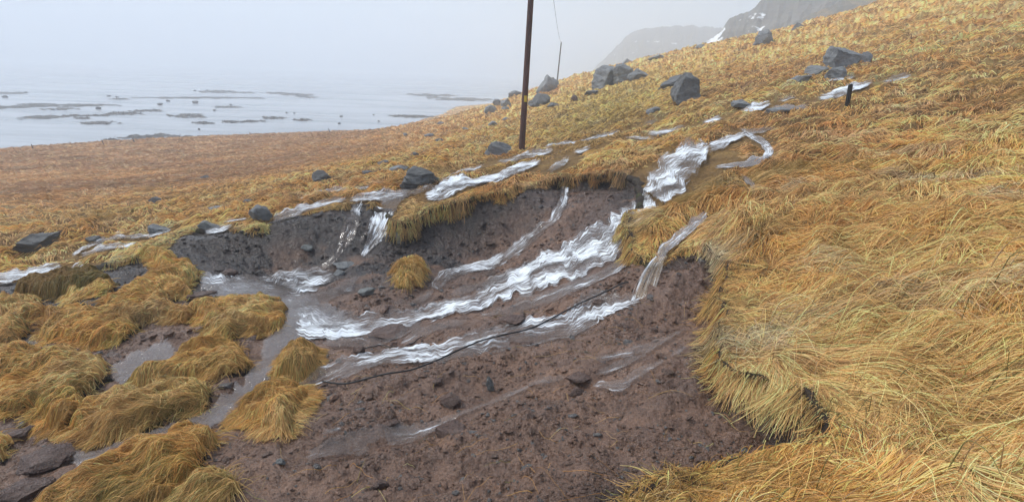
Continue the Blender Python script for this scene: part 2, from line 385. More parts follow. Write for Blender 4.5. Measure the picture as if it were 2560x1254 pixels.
# streams drawn over the turf (image polylines u, v, width) and over the mud
SG = {
 'a': [(2280,186,8),(2240,194,12),(2205,206,9)], 'b': [(2182,206,8),(2130,220,16),(2090,236,20),(2045,248,14)], 'c': [(2140,191,6),(2105,197,10),(2062,207,7)],
 'd': [(1990,244,6),(1945,252,8)], 'e': [(1928,260,12),(1890,269,18),(1852,282,12)], 'f': [(2025,268,8),(1970,272,14),(1925,276,10)],
 'g': [(1805,293,12),(1755,308,14)],
 'h': [(1850,322,8),(1880,338,12),(1908,352,17),(1922,370,20),(1914,390,14),(1884,402,19),(1845,411,12),(1785,417,9)], 'i': [(1945,322,8),(1885,328,12),(1848,326,10)],
 'j': [(1868,336,14),(1830,346,18),(1800,362,20),(1768,374,22)],
 'k': [(1715,320,8),(1660,331,11),(1618,336,9)], 'l': [(1648,297,8),(1608,314,12)], 'm': [(1552,327,7),(1500,345,9),(1450,356,7)],
 'n': [(1480,371,8),(1430,383,12)], 'o': [(1470,350,6),(1400,362,8),(1350,372,6)], 'p': [(1385,377,7),(1320,390,12),(1245,406,9)],
 'q': [(1422,394,12),(1402,410,16),(1368,432,14)], 'r': [(1352,402,12),(1300,420,20),(1250,440,18),(1190,455,16),(1140,465,28),(1100,482,34),(1062,494,20)],
 's': [(1215,445,8),(1150,458,10),(1090,470,12),(1030,480,14),(995,486,20),(940,492,18),(870,502,10)],
 't': [(1015,470,14),(1000,488,26),(975,512,36),(958,532,40)], 'u': [(905,502,12),(890,520,26),(884,534,24)],
 'v': [(870,496,9),(780,518,12),(720,535,14),(680,548,12)], 'w': [(585,563,8),(540,570,14),(510,574,8)],
 'x': [(430,574,7),(380,588,9),(300,596,7),(230,612,9),(180,640,12)], 'y': [(345,608,9),(260,622,10),(200,642,9)],
 'z': [(155,664,16),(100,676,22),(50,688,22),(-30,696,20)], 'aa': [(212,660,18),(190,672,26),(176,686,24)],
 'ab': [(620,545,6),(560,556,7)], 'ac': [(320,575,6),(280,585,7)], 'ad': [(1210,415,6),(1170,425,9),(1120,440,7)], 'ae': [(1560,345,6),(1640,346,8)],
 'af': [(1768,532,16),(1738,558,24),(1703,590,20),(1665,622,22),(1642,650,28)], 'ag': [(1850,432,8),(1875,452,14),(1886,474,10)],
 'ah': [(90,600,5),(40,618,6)], 'ai': [(740,500,5),(830,478,6),(930,468,5)],
}
SM = {
 'main': [(1622,512,50),(1592,545,60),(1545,585,74),(1480,625,76),(1400,662,62),(1330,692,58),(1250,716,46),(1190,748,38),(1120,768,34),(1060,785,30),(980,800,34),(900,812,38),(820,816,44),(740,806,60)],
 'upper': [(1412,478,16),(1405,510,18),(1380,550,22),(1330,590,26),(1290,625,30),(1235,655,26),(1170,672,22),(1110,692,24),(1084,726,22)],
 'link': [(1088,722,14),(1050,748,14),(1010,765,12)],
 'second': [(1578,640,10),(1530,680,22),(1480,700,22),(1420,728,26),(1340,752,24),(1270,775,24),(1195,786,14)],
 'lower': [(1600,752,30),(1545,757,44),(1495,765,52),(1450,790,48),(1380,815,36),(1290,826,46),(1200,852,46),(1100,876,46),(1000,888,40),(900,906,40),(830,932,34),(750,962,22)],
 'pool': [(835,688,26),(780,694,42),(720,705,50),(660,722,56),(600,728,60),(540,718,52)],
 'small': [(1662,908,10),(1600,935,18),(1545,965,20),(1480,955,22)],
 'thin': [(1325,973,10),(1250,998,18),(1180,1022,14),(1100,1052,20),(1010,1080,44),(960,1090,30)],
 'trickle': [(860,1082,10),(800,1098,12)], 'trickle2': [(930,1108,8),(880,1122,14)],
 'rill': [(1712,820,14),(1650,858,18),(1560,885,12),(1485,908,8)], 'rill2': [(1722,868,12),(1690,890,14),(1668,905,8)],
 'grey': [(700,752,50),(745,790,70),(718,830,60),(690,868,60),(665,920,56),(630,980,52),(560,1020,48),(480,1062,44),(380,1105,44),(260,1145,50),(180,1160,40)],
 'film1': [(1540,660,8),(1440,705,16),(1360,735,10),(1280,748,14)], 'film2': [(1330,660,8),(1260,690,12),(1180,712,14),(1120,740,8)],
 'film3': [(1500,800,10),(1400,838,20),(1300,862,12),(1180,890,16),(1080,915,10)], 'film4': [(1060,812,14),(980,835,22),(900,850,26),(800,862,20)],
 'film5': [(1180,800,10),(1080,822,18),(1000,852,12)], 'film6': [(1420,940,8),(1340,965,12),(1280,990,8)], 'film7': [(1050,1060,14),(940,1085,22),(860,1112,26),(760,1140,22)],
 'film8': [(1620,880,8),(1560,905,14),(1490,930,10)], 'film9': [(700,905,10),(660,960,14),(640,1000,10)], 'film10': [(900,690,12),(840,730,24),(780,756,30),(720,790,24)],
 'left': [(110,825,30),(70,855,40),(20,885,36),(-40,915,30)], 'patch': [(440,865,30),(380,900,50),(310,930,50),(300,960,30)],
}
NAMES_SILT = {'grey', 'left', 'patch', 'h', 'f', 'af', 'ag'}
def stream_geo(pts, W, n=None):
    P = np.array(pts, float)
    L = np.hypot(np.diff(P[:, 0]), np.diff(P[:, 1])).sum()
    n = n or max(6, int(L/9)); S = crom(pts, n)
    T = np.gradient(S[:, :2], axis=0); T /= np.hypot(T[:, 0], T[:, 1])[:, None]+1e-9
    N = np.stack([-T[:, 1], T[:, 0]], 1)
    return S, N
def plan(pts, W, rmin):
    S, N = stream_geo(pts, W)
    c = cast(W, CT, CL, S[:, 0], S[:, 1], rmin); a = S[:, :2]+N*S[:, 2:3]/2; b = S[:, :2]-N*S[:, 2:3]/2
    ca = cast(W, CT, CL, a[:, 0], a[:, 1], rmin); cb = cast(W, CT, CL, b[:, 0], b[:, 1], rmin)
    hw = np.hypot(*(ca-cb)[:, :2].T)/2
    hw = np.clip(hw, 0.02, np.median(hw)*2.0)
    return c[:, :2], hw
PG = {k: plan(v, WG, 1.3) for k, v in SG.items()}
PM = {k: plan(v, WM, 1.5) for k, v in SM.items()}
PG['chute'] = plan([(1772, 372, 16), (1745, 386, 40), (1712, 412, 64), (1682, 442, 70), (1655, 474, 66), (1636, 500, 50)], WG, 1.3)
def stream_d(planset, x, y, pad=0.6):
    out = np.full(x.shape, pad)
    for c, hw in planset.values():
        m = hw.max()+pad
        sel = np.nonzero((x > c[:, 0].min()-m) & (x < c[:, 0].max()+m) & (y > c[:, 1].min()-m) & (y < c[:, 1].max()+m))[0]
        if len(sel) == 0: continue
        X, Y = x[sel], y[sel]; best = out[sel]
        for i in range(len(c)-1):
            ex, ey = c[i+1]-c[i]; t = np.clip(((X-c[i, 0])*ex+(Y-c[i, 1])*ey)/(ex*ex+ey*ey+1e-12), 0, 1)
            d = np.hypot(X-c[i, 0]-t*ex, Y-c[i, 1]-t*ey)-(hw[i]*(1-t)+hw[i+1]*t)
            best = np.minimum(best, d)
        out[sel] = best
    return out

# final ground grid (azimuth x distance rings about the standing point, finer where it is near)
TA = np.concatenate([np.linspace(-1.8, -0.92, 60)[:-1], np.linspace(-0.92, 0.92, 900), np.linspace(0.92, 1.8, 60)[1:]])
LA = np.concatenate([np.linspace(math.log(0.3), math.log(1.4), 30)[:-1], np.linspace(math.log(1.4), math.log(13), 360)[:-1], np.linspace(math.log(13), math.log(430), 250)])
tt, ll = np.meshgrid(TA, LA, indexing='ij'); RR = np.exp(ll); GXX = RR*np.sin(tt); GYY = RR*np.cos(tt)
x, y = GXX.ravel(), GYY.ravel(); rr = RR.ravel()
g = rr*bil(WG, CT, CL, tt.ravel(), ll.ravel()); mm = rr*bil(WM, CT, CL, tt.ravel(), ll.ravel())
jx = 0.10*fbm(x, y, 0.55, 4, 3); jy = 0.10*fbm(x, y, 0.55, 4, 9)
near = rr < 20
RIMSD = np.full(x.shape, -5.0)
RIMSD[near] = poly_sd(rim_xy, x[near]+jx[near], y[near]+jy[near])
sG = stream_d(PG, x, y); sM = np.full(x.shape, 0.6); sel = RIMSD > -1; sM[sel] = stream_d(PM, x[sel], y[sel])
# tussocks on the turf
tus = 1-np.abs(fbm(x, y*0.8+x*0.25, 0.85, 3, 21)); tus2 = fbm(x, y, 0.33, 3, 31); roll = fbm(x, y, 3.2, 3, 41)
damp = (0.18+0.82*sstep(-0.05, 0.35, sG))*(0.35+0.65*sstep(-0.05, -0.6, RIMSD))
LEFT = sstep(-0.02, -0.45, tt.ravel())*sstep(14, 30, rr)
fargrow = (1+0.02*np.clip(rr-15, 0, 60))*(1-0.55*LEFT)
def clump(x, y, r, seed, k=0.013):
    """tufts: bigger swells farther off, where only those are seen"""
    out = np.zeros(x.shape); ws = np.zeros(x.shape)
    for i, sc in enumerate((0.035, 0.08, 0.18, 0.42, 1.0, 2.3)):
        w = np.exp(-(np.log(sc/(np.clip(r, 2.5, 150)*k))/0.7)**2); out += w*fbm(x, y, sc, 2, seed+i*4); ws += w
    return out/(ws+1e-6)
zg = g+damp*((tus-0.6)*0.21+tus2*0.045+(1-0.7*LEFT)*0.0055*np.clip(rr, 2, 45)*clump(x, y, rr, 250, 0.022)*sstep(3, 12, rr))*fargrow*sstep(0.6, 1.4, rr)*np.where(rr > 75, np.clip(1-(rr-75)/40, 0.25, 1), 1)+roll*0.05*damp - 0.05*(1-sstep(-0.04, 0.05, sG))
# mud: clods, rills running down towards the left, grooves under the water
ca, sa = math.cos(0.5), math.sin(0.5); al = x*ca+y*sa; ac = -x*sa+y*ca
rough = 0.45+0.55*sstep(-0.3, 0.5, fbm(x, y, 1.4, 2, 61))
clod = 1-2*np.abs(pn(x/0.16+0.3*pn(x/0.3, y/0.3, 5), y/0.16, 71))
zm = mm+0.065*fbm(al*0.45, ac, 0.45, 4, 51)+rough*(0.022*fbm(al*0.7, ac, 0.12, 3, 81)+0.026*clod+0.013*fbm(x, y, 0.045, 3, 91))*(0.35+0.65*sstep(-0.02, 0.12, sM))
zm -= 0.035*(1-sstep(-0.06, 0.10, sM))
wall = 0.03+0.05*(1+fbm(x, y, 0.4, 3, 77))
k = sstep(0, 1, np.clip(RIMSD/wall, 0, 1))
zz = zg*(1-k)+np.minimum(zm, zg-0.04)*k
ZW = (zz/rr).reshape(tt.shape); RIMG = RIMSD.reshape(tt.shape)
def Tz(x, y):
    r = np.hypot(x, y)+1e-9; return r*bil(ZW, TA, LA, np.arctan2(x, y), np.log(r))
def rimsd(x, y):
    return bil(RIMG, TA, LA, np.arctan2(x, y), np.log(np.hypot(x, y)+1e-9))
SGG = sG.reshape(tt.shape)
def sgd(x, y): return bil(SGG, TA, LA, np.arctan2(x, y), np.log(np.hypot(x, y)+1e-9))
def at(u, v, rmin=1.5):
    """ground point under a pixel of the photograph, and metres per pixel there"""
    p = cast(ZW, TA, LA, u, v, rmin)[0]; dep = float(np.dot(p, FWD)); return p, dep/F

def turf_color(x, y, rnd, n3=None):
    """natural tint of the dead grass: straw, rust, olive, pale grey, in patches"""
    r = np.hypot(x, y); th = np.arctan2(x, y)
    a = fbm(x, y, 1.1, 3, 101); b = fbm(x, y, 0.5, 3, 111); c = fbm(x, y, 7.0, 3, 121); e = fbm(x*0.5, y, 22.0, 3, 131)
    straw = np.array([0.62, 0.365, 0.145]); gold = np.array([0.60, 0.295, 0.085]); rust = np.array([0.36, 0.165, 0.062])
    olive = np.array([0.21, 0.20, 0.065]); grey = np.array([0.42, 0.36, 0.25]); red = np.array([0.275, 0.143, 0.070]); green = np.array([0.10, 0.15, 0.035])
    def mixc(c0, c1, f): return c0*(1-f[:, None])+c1*f[:, None]
    o = np.tile(straw, (len(x), 1))
    o = mixc(o, gold, sstep(-0.35, 0.45, a+0.5*(rnd-0.5)))
    o = mixc(o, rust, sstep(0.05, 0.65, c*0.7-b*0.4+0.5*(rnd-0.5))*0.75)
    left = sstep(-0.02, -0.45, th)*sstep(14, 34, r)
    o = mixc(o, red, np.clip(left*(1.0+0.7*e)+0.4*sstep(20, 50, r)*sstep(0.1, -0.2, th), 0, 1)*0.92)
    yel = np.exp(-((th-0.16)/0.14)**2)*sstep(16, 21, r)*sstep(60, 30, r)
    o = mixc(o, np.array([0.40, 0.29, 0.085]), yel*0.8)
    o = mixc(o, olive, sstep(0.15, 0.7, -b+0.4*(rnd-0.5)+0.12)*np.where(r < 9, 0.38, 0.22))
    rnear = sstep(0.15, 0.35, th)*sstep(11, 5, r)
    o = mixc(o, grey, sstep(0.2, 0.75, pn(x/0.9, y/0.9, 141)+0.3*(rnd-0.3))*(0.3+0.5*rnear))
    r2 = (rnd*7.13) % 1.0
    o = mixc(o, green, (r2 > 0.94)*0.7*sstep(25, 8, r))
    cl = clump(x, y, r, 150); cl2 = clump(x, y, r, 170, 0.035)
    am = 1-0.6*left; o = o*np.clip(1+am*(0.5*cl+0.32*cl2), 0.35, 1.7)[:, None]
    r3 = (rnd*3.77) % 1.0
    r3e = 0.5+(r3-0.5)*(1-0.65*left); o = o*(0.30+1.15*r3e)[:, None]
    zn = fbm(x, y, 4.5, 3, 161); o = o*np.clip(1+0.28*zn, 0.6, 1.4)[:, None]
    ms = sstep(0.35, 0.75, fbm(x*0.7, y, 3.0, 3, 165))[:, None]*0.55*(1-left[:, None]); o = o*(1-ms)+np.array([0.17, 0.125, 0.035])*ms
    pale = (r3 > 0.94)[:, None]*0.4; o = o*(1-pale)+np.array([0.62, 0.45, 0.22])*pale
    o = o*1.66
    o = np.minimum(o, 0.85)
    return o

def mud_color(x, y):
    a = fbm(x, y, 1.6, 4, 201); b = fbm(x*0.6+y*0.3, y, 0.5, 4, 211)
    base = np.tile(np.array([0.210, 0.117, 0.075]), (len(x), 1)); gy = np.array([0.048, 0.043, 0.044]); tan = np.array([0.30, 0.165, 0.10])
    rr_ = np.hypot(x, y); th = np.arctan2(x, y)
    # slate-coloured clay under the far left bank
    gmask = np.clip(sstep(0.02, -0.20, th)*sstep(6.6, 8.2, rr_)+0.55*sstep(-0.1, 0.5, a)*sstep(5.0, 6.5, rr_), 0, 1)
    base = base*(1-gmask[:, None])+gy*gmask[:, None]
    rs_ = rimsd(x, y)+0.2*a; peat_shade = (0.5*sstep(0.55, 0.12, rs_)+0.5*sstep(1.5, 0.4, rs_))*sstep(5.5, 7.5, rr_)*0.93; peat_shade = np.maximum(peat_shade, 0.85*sstep(0.26, 0.04, rs_-0.1*a))       # black peat layer right under the turf, with the lip's shade painted in
    base = base*(1-peat_shade[:, None])+np.array([0.014, 0.010, 0.008])*peat_shade[:, None]
    t = sstep(0.1, 0.6, b+0.15)*sstep(0.55, 0.0, np.abs(stream_d(PM, x, y)-0.1))*0.65
    return base*(1-t[:, None])+tan*t[:, None]

# split the ground into turf and mud
i4 = grid_faces(*tt.shape); V = np.stack([x, y, zz], 1)
inm = (RIMSD > -0.012)
mf = inm[i4].sum(1) >= 2
rnd0 = np.random.RandomState(5).rand(len(x))
def sub(name, mask, mat, tonef, **kw):
    f = i4[mask]; used = np.unique(f); mp = np.zeros(len(x), np.int64); mp[used] = np.arange(len(used))
    vx = V[used]; tone = tonef(vx[:, 0], vx[:, 1], used)
    far = sstep(9, 30, np.hypot(vx[:, 0], vx[:, 1]))
    return mesh_np(name, vx, mp[f][:, ::-1], mat, True, {'far': far}, colors=tone, **kw)
ground = sub('ground', ~mf, M_THATCH, lambda a, b, u: turf_color(a, b, 0.35+0.3*rnd0[u])*(0.36+0.5*sstep(10, 45, np.hypot(a, b)))[:, None]); tag(ground, kind='structure')  # ground tone darkened to paint in shade between the tussocks
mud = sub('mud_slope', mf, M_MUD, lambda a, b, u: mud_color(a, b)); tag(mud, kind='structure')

# sea
n = 96; ang = np.linspace(0, 2*np.pi, n, endpoint=False); rings = [60, 120, 250, 500, 1000, 1900]
vv = [(0, 0, SEA)]+[(r_*math.sin(a), r_*math.cos(a), SEA) for r_ in rings for a in ang]
tri = []; me = bpy.data.meshes.new('sea'); fl = [[0, 1+(i+1) % n, 1+i] for i in range(n)]
for k_ in range(len(rings)-1):
    for i in range(n):
        a, b = 1+k_*n+i, 1+k_*n+(i+1) % n; fl.append([a, b, b+n, a+n])
me.from_pydata(vv, [], fl); me.materials.append(M_SEA); me.update(); sea = link(bpy.data.objects.new('sea', me)); tag(sea, kind='structure')

# mountains
def mountain(name, sky_pts, R, D, mat, seed, cliff=0.0):
    S = crom(sky_pts, 170); t, w, _ = th_w(S[:, 0], S[:, 1]); w = w+0.0022*fbm(t*80, t*0, 1.0, 4, seed)
    rows = 46; vv = []
    for j in range(rows+8):
        s = j/(rows-1)
        if j < rows:
            ztop = R*w; prof = s**1.15*(1-cliff)+cliff*(0.5*s+0.5*sstep(0.62, 0.95, s))
            z = SEA-3+(ztop-SEA+3)*prof
            r = R-D*(1-s)+D*0.05*fbm(t*40, np.full_like(t, s*7), 1.0, 4, seed+5)*min(1, (1-s)*3)
        else:
            q = (j-rows+1)/8.0; r = R+R*0.7*q+0*t; z = R*w-abs(q)*6.0
        vv.append(np.stack([r*np.sin(t), r*np.cos(t), z], 1))
    Vv = np.concatenate(vv); f = grid_faces(rows+8, len(t))
    return tag(mesh_np(name, Vv, f, mat, False), kind='structure')
mountain('hill_far', [(1360,232),(1430,208),(1480,176),(1520,138),(1552,106),(1572,86),(1600,74),(1660,67),(1710,64),(1760,67),(1800,70),(1850,82),(1950,100),(2200,120)], 620, 260,
         mat_mountain('bluff_rock', (0.07, 0.075, 0.08), (0.11, 0.11, 0.11), 0.33), 301, 0.75)
mountain('mountain', [(1700,160),(1745,120),(1775,98),(1800,80),(1815,58),(1830,43),(1862,33),(1885,20),(1905,2),(1950,-30),(2100,-90),(2300,-130),(2700,-220),(3000,-260)], 270, 120,
         mat_mountain('scree_rock', (0.055, 0.06, 0.065), (0.11, 0.108, 0.105), 0.385), 321, 0.6)
mountain('hillside', [(1800,150),(1870,112),(1930,84),(1990,55),(2060,22),(2120,-2),(2200,-25),(2400,-80),(2700,-160)], 190, 70,
         mat_mountain('scree_slope', (0.085, 0.085, 0.08), (0.12, 0.11, 0.095), 0.0, (0.20, 0.14, 0.08)), 341, 0.0)

# haze: one even box of wet air round everything
def haze():
    xs = (-2100, 2100); ys = (-2100, 2100); zs = (-40, 130)
    v = [(a, b, c) for a in xs for b in ys for c in zs]
    f = [(0, 1, 3, 2), (4, 6, 7, 5), (0, 4, 5, 1), (2, 3, 7, 6), (0, 2, 6, 4), (1, 5, 7, 3)]
    me = bpy.data.meshes.new('haze'); me.from_pydata(v, [], f); me.update()
    m = bpy.data.materials.new('wet_air'); m.use_nodes = True; t = m.node_tree; t.nodes.clear()
    o = t.nodes.new('ShaderNodeOutputMaterial'); p = t.nodes.new('ShaderNodeVolumePrincipled')
    p.inputs['Color'].default_value = (0.93, 0.96, 1.0, 1); p.inputs['Density'].default_value = 0.0026; p.inputs['Anisotropy'].default_value = 0.0
    t.links.new(p.outputs[0], o.inputs['Volume']); me.materials.append(m)
    tag(link(bpy.data.objects.new('haze', me)), kind='stuff', label='pale wet mist over the sea and mountains')
haze()

# ------------------------------------------------------------------ running water
def ribbon(name, pts, W, foam=0.7, off=0.02, amp=0.02, mat=None, label=None, rmin=1.5, NA=13, widen=1.35, parent=None, zf=None):
    P = np.array(pts, float); L = np.hypot(np.diff(P[:, 0]), np.diff(P[:, 1])).sum(); n = int(np.clip(L/3.0, 10, 320))
    S, N = stream_geo(pts, W, n); wob = 1+0.16*fbm(np.arange(n)*0.07, np.full(n, float(P[0, 0] % 97)), 1.0, 3, 7)
    S[:, :2] += N*(fbm(np.arange(n)*0.11, np.full(n, 3.3), 1.0, 3, 17)*S[:, 2]*0.13)[:, None]
    s = np.linspace(-1, 1, NA); U = S[:, None, :2]+N[:, None]*(S[:, 2]*wob*widen/2)[:, None, None]*s[None, :, None]
    p = cast(W, CT, CL, U[..., 0].ravel(), U[..., 1].ravel(), rmin)
    X, Y = p[:, 0], p[:, 1]
    zb = np.mean([Tz(X+a, Y+b) for a, b in ((0, 0), (.05, 0), (-.05, 0), (0, .05), (0, -.05), (.03, .03), (-.03, -.03))], axis=0)
    c = p.reshape(n, NA, 3)[:, NA//2]; al = np.concatenate([[0], np.cumsum(np.hypot(*np.diff(c[:, :2], axis=0).T))])
    ww = np.hypot(*(p.reshape(n, NA, 3)[:, 0]-p.reshape(n, NA, 3)[:, -1])[:, :2].T); ww = np.maximum(ww, 0.05); kk = 9 if n > 30 else 3; ww = np.convolve(np.pad(ww, kk, 'edge'), np.ones(2*kk+1)/(2*kk+1), 'valid')
    edge = np.tile(1-np.abs(s), (n, 1)); u_ = np.tile(al[:, None], (1, NA)); v_ = s[None]*np.minimum(ww, 2.0)[:, None]/2
    ends = np.clip(np.minimum(np.arange(n), np.arange(n)[::-1])/4.0, 0, 1)[:, None]
    rip = 0.7*fbm(u_*1.1, v_*9.0, 1.0, 3, 401)+0.4*(1-2*np.abs(pn(u_*1.2, v_*20, 405)))
    z = zb.reshape(n, NA)+off+amp*rip*np.clip(edge*3, 0, 1)+0.012*edge-0.02*(1-np.clip(edge*5, 0, 1))
    fo = foam+0.22*fbm(u_*0.9, v_*1.5, 1.0, 3, 411); d = np.clip(edge*1.9, 0, 1)*(0.15+0.85*np.clip(np.minimum(np.arange(n), np.arange(n)[::-1])/9.0, 0, 1)[:, None])
    V = np.stack([X.reshape(n, NA), Y.reshape(n, NA), z], -1).reshape(-1, 3)
    f = grid_faces(n, NA)
    o = mesh_np(name, V, f, mat or M_WATER, True, {'foam': fo, 'edge': d}, uv=np.stack([u_.ravel(), v_.ravel()], 1), parent=parent)
    return tag(o, label, None, None, 'structure')

FOAM_G = {'a': .7, 'b': .85, 'c': .7, 'd': .7, 'e': .85, 'f': .35, 'g': .85, 'h': .74, 'i': .55, 'j': .8, 'k': .75, 'l': .5, 'm': .7, 'r': .85, 'q': .7, 'af': .66, 'ag': .3, 't': .45, 'z': .8, 'aa': .75}
for k_, pts in SG.items():
    ribbon('stream', pts, WG, FOAM_G.get(k_, .72), (0.03 if k_ in 'h ag' else 0.055), 0.012, M_SILT if k_ in NAMES_SILT else M_WATER)
FOAM_M = {'main': .82, 'upper': .74, 'lower': .74, 'pool': .72, 'second': .62, 'grey': .30, 'left': .3, 'patch': .2, 'link': .5, 'small': .54, 'thin': .50, 'trickle': .5, 'trickle2': .5, 'rill': .50, 'rill2': .52, 'film1': .45, 'film2': .42, 'film3': .5, 'film4': .45, 'film5': .4, 'film6': .45, 'film7': .42, 'film8': .42, 'film9': .3, 'film10': .55}
for k_, pts in SM.items():
    ribbon('stream', pts, WM, FOAM_M.get(k_, .55), 0.026, 0.013 if k_ in ('main', 'lower', 'upper', 'pool') else 0.008, M_SILT if k_ in NAMES_SILT else M_WATER,
           widen=1.5 if k_ in ('main', 'lower', 'pool') else 1.35)
# wet silt pool where the streams meet
ribbon('pool', [(498, 706, 34), (560, 722, 56), (650, 742, 60), (730, 770, 84), (800, 790, 60), (870, 800, 34)], WM, 0.60, 0.035, 0.016, M_SILT)
# the chute over the turf lip, steep and white
ribbon('waterfall', [(1772, 372, 22), (1745, 386, 48), (1712, 412, 74), (1682, 442, 80), (1658, 470, 76), (1640, 492, 66), (1632, 504, 58)], WG, .82, 0.10, 0.035, None, 'wide white chute of water pouring over the grassy lip', NA=21)
def over_wall(name, pts, foam, off, amp, label, mat=None, NA=9):
    """water running down the earth bank: cast on the finished ground so it clings to the bank"""
    n = int(max(8, np.hypot(*(np.array(pts[0][:2])-np.array(pts[-1][:2])))/3)); S, N = stream_geo(pts, None, n)
    s = np.linspace(-1, 1, NA); U = S[:, None, :2]+N[:, None]*(S[:, 2]*0.65)[:, None, None]*s[None, :, None]
    p = cast(ZW, TA, LA, U[..., 0].ravel(), U[..., 1].ravel(), 3.0).reshape(n, NA, 3)
    c = p[:, NA//2]; al = np.concatenate([[0], np.cumsum(np.linalg.norm(np.diff(c, axis=0), axis=1))])
    # smooth sheet standing a little off the bank
    for _ in range(3): p[1:-1] = (p[:-2]+2*p[1:-1]+p[2:])/4
    u_ = np.tile(al[:, None], (1, NA)); v_ = s[None]*(S[:, 2]*float(np.dot(c[0], FWD))/F)[:, None]/2
    hd = c[:, :2].mean(0); hd = hd/np.hypot(*hd)
    q = off+amp*(1-2*np.abs(pn(u_*3, v_*24, 455)))
    V = p.copy(); V[..., 0] -= hd[0]*q; V[..., 1] -= hd[1]*q
    o = mesh_np(name, V.reshape(-1, 3), grid_faces(n, NA), mat or M_WATER, True, {'foam': np.full(n*NA, foam)+0.15*pn(u_*4, v_*9, 3).ravel(), 'edge': (np.clip((1-np.abs(np.tile(s, (n, 1))))*1.7, 0, 1)).ravel()}, uv=np.stack([u_.ravel(), v_.ravel()], 1))
    return tag(o, label, None, None, 'structure')
over_wall('waterfall', [(964, 520, 44), (953, 555, 48), (938, 585, 38), (922, 612, 20), (906, 636, 9)], .85, .05, .02, 'milky waterfall dropping down the dark bank beside the turf corner')
over_wall('waterfall', [(892, 526, 20), (880, 556, 34), (868, 585, 34), (855, 612, 20)], .6, .05, .02, 'thin broken waterfall on the dark bank')
over_wall('waterfall', [(925, 540, 8), (915, 580, 8), (900, 600, 6)], .3, .05, .01, None)
over_wall('waterfall', [(858, 605, 12), (840, 640, 14), (805, 668, 16), (790, 680, 14)], .25, .03, .01, None)
over_wall('waterfall', [(1413, 466, 16), (1410, 490, 20), (1404, 512, 20)], .75, .05, .02, 'narrow waterfall slipping over the lip of the bank')
over_wall('waterfall', [(1530, 458, 6), (1526, 490, 7), (1524, 512, 4)], .2, .05, .01, None)

# the free fall off the near turf edge
def free_fall():
    top = cast(WG, CT, CL, [1632, 1668], [652, 648], 3.0); bot = cast(WM, CT, CL, [1570, 1640], [752, 738], 2.5)
    n, NA = 44, 21; s = np.linspace(0, 1, NA); q = np.linspace(0, 1, n)
    A = top[0]+(top[1]-top[0])*s[:, None]; B = bot[0]+(bot[1]-bot[0])*s[:, None]
    A = A+np.array([0, 0, .05]); V = np.zeros((n, NA, 3))
    for j in range(n):
        t = q[j]; hor = A[:, :2]+(B-A)[:, :2]*(t**0.62); z = A[:, 2]+(B-A)[:, 2]*t**1.35
        V[j, :, :2] = hor; V[j, :, 2] = z
    u_ = np.tile(q[:, None]*0.5, (1, NA)); v_ = np.tile(s[None]*0.9, (n, 1))
    V[..., 1] -= 0.03*(1-2*np.abs(pn(u_*1.5, v_*14, 8)))
    ed = np.clip(np.minimum(s, 1-s)*4+0.12, 0, 1); fo = 0.66+0.25*(s < 0.25)[None]*np.ones((n, 1))+0.5*np.clip(q-0.85, 0, 1)[:, None]*3
    tone = mat_water('brown_fall', (0.30, 0.22, 0.14), 0.42)
    o = mesh_np('waterfall', V.reshape(-1, 3), grid_faces(n, NA), tone, True, {'foam': fo.ravel(), 'edge': np.tile(ed, (n, 1)).ravel()}, uv=np.stack([u_.ravel(), v_.ravel()], 1))
    tag(o, 'clear brown sheet of water falling free off the near grassy edge', None, None, 'structure')
free_fall()

# ------------------------------------------------------------------ turf edge overhanging the bank
def turf_edge():
    P = np.vstack([rim_g]); D = [P[0]]
    for i in range(len(P)-1):
        n = max(1, int(np.hypot(*(P[i+1]-P[i]))/0.03)); D += [P[i]+(P[i+1]-P[i])*(j+1)/n for j in range(n)]
    D = np.array(D)
    D = D-np.stack([0.10*fbm(D[:, 0], D[:, 1], 0.55, 4, 3), 0.10*fbm(D[:, 0], D[:, 1], 0.55, 4, 9)], 1)
    for _ in range(2): D[1:-1] = (D[:-2]+D[1:-1]*2+D[2:])/4
    T = np.gradient(D, axis=0); T /= np.hypot(T[:, 0], T[:, 1])[:, None]+1e-9; N = np.stack([T[:, 1], -T[:, 0]], 1)
    tst = rimsd(D[:, 0]+N[:, 0]*0.15, D[:, 1]+N[:, 1]*0.15)-rimsd(D[:, 0]-N[:, 0]*0.15, D[:, 1]-N[:, 1]*0.15)
    N = N*(1 if tst.mean() > 0 else -1)
    al = np.arange(len(D))*0.03; e = (0.08+0.06*fbm(al, al*0, 0.5, 3, 501))*(0.25+0.75*sstep(5.0, 6.5, np.hypot(D[:, 0], D[:, 1]))); th = 0.14+0.05*fbm(al, al*0, 0.9, 3, 511)
    rows = []
    zt = Gz(D[:, 0], D[:, 1]); z0 = np.maximum(Tz(D[:, 0]-N[:, 0]*.12, D[:, 1]-N[:, 1]*.12), zt-0.1)
    for a, b in ((-0.16, -0.07), (-0.05, -0.015), (0.4, 0.0), (0.85, -0.25), (1.0, -0.55), (0.75, -0.85), (0.1, -1.05), (-1.2, -1.25)):
        off = a*e if a > 0 else np.full(len(D), a) if a > -1 else -0.10+0*e
        z = z0+(b if b > -0.2 else b*th)
        jit = 0.015*fbm(al, al*0+len(rows)*0.7, 0.10, 3, 520)
        rows.append(np.stack([D[:, 0]+N[:, 0]*(off+jit), D[:, 1]+N[:, 1]*(off+jit), z+jit], 1))
    V = np.stack(rows, 1); o = mesh_np('turf_edge', V.reshape(-1, 3), grid_faces(*V.shape[:2]), M_SOIL, True)
    tag(o, kind='structure'); return D, N, z0, e
RD, RN, RZ, RE = turf_edge()

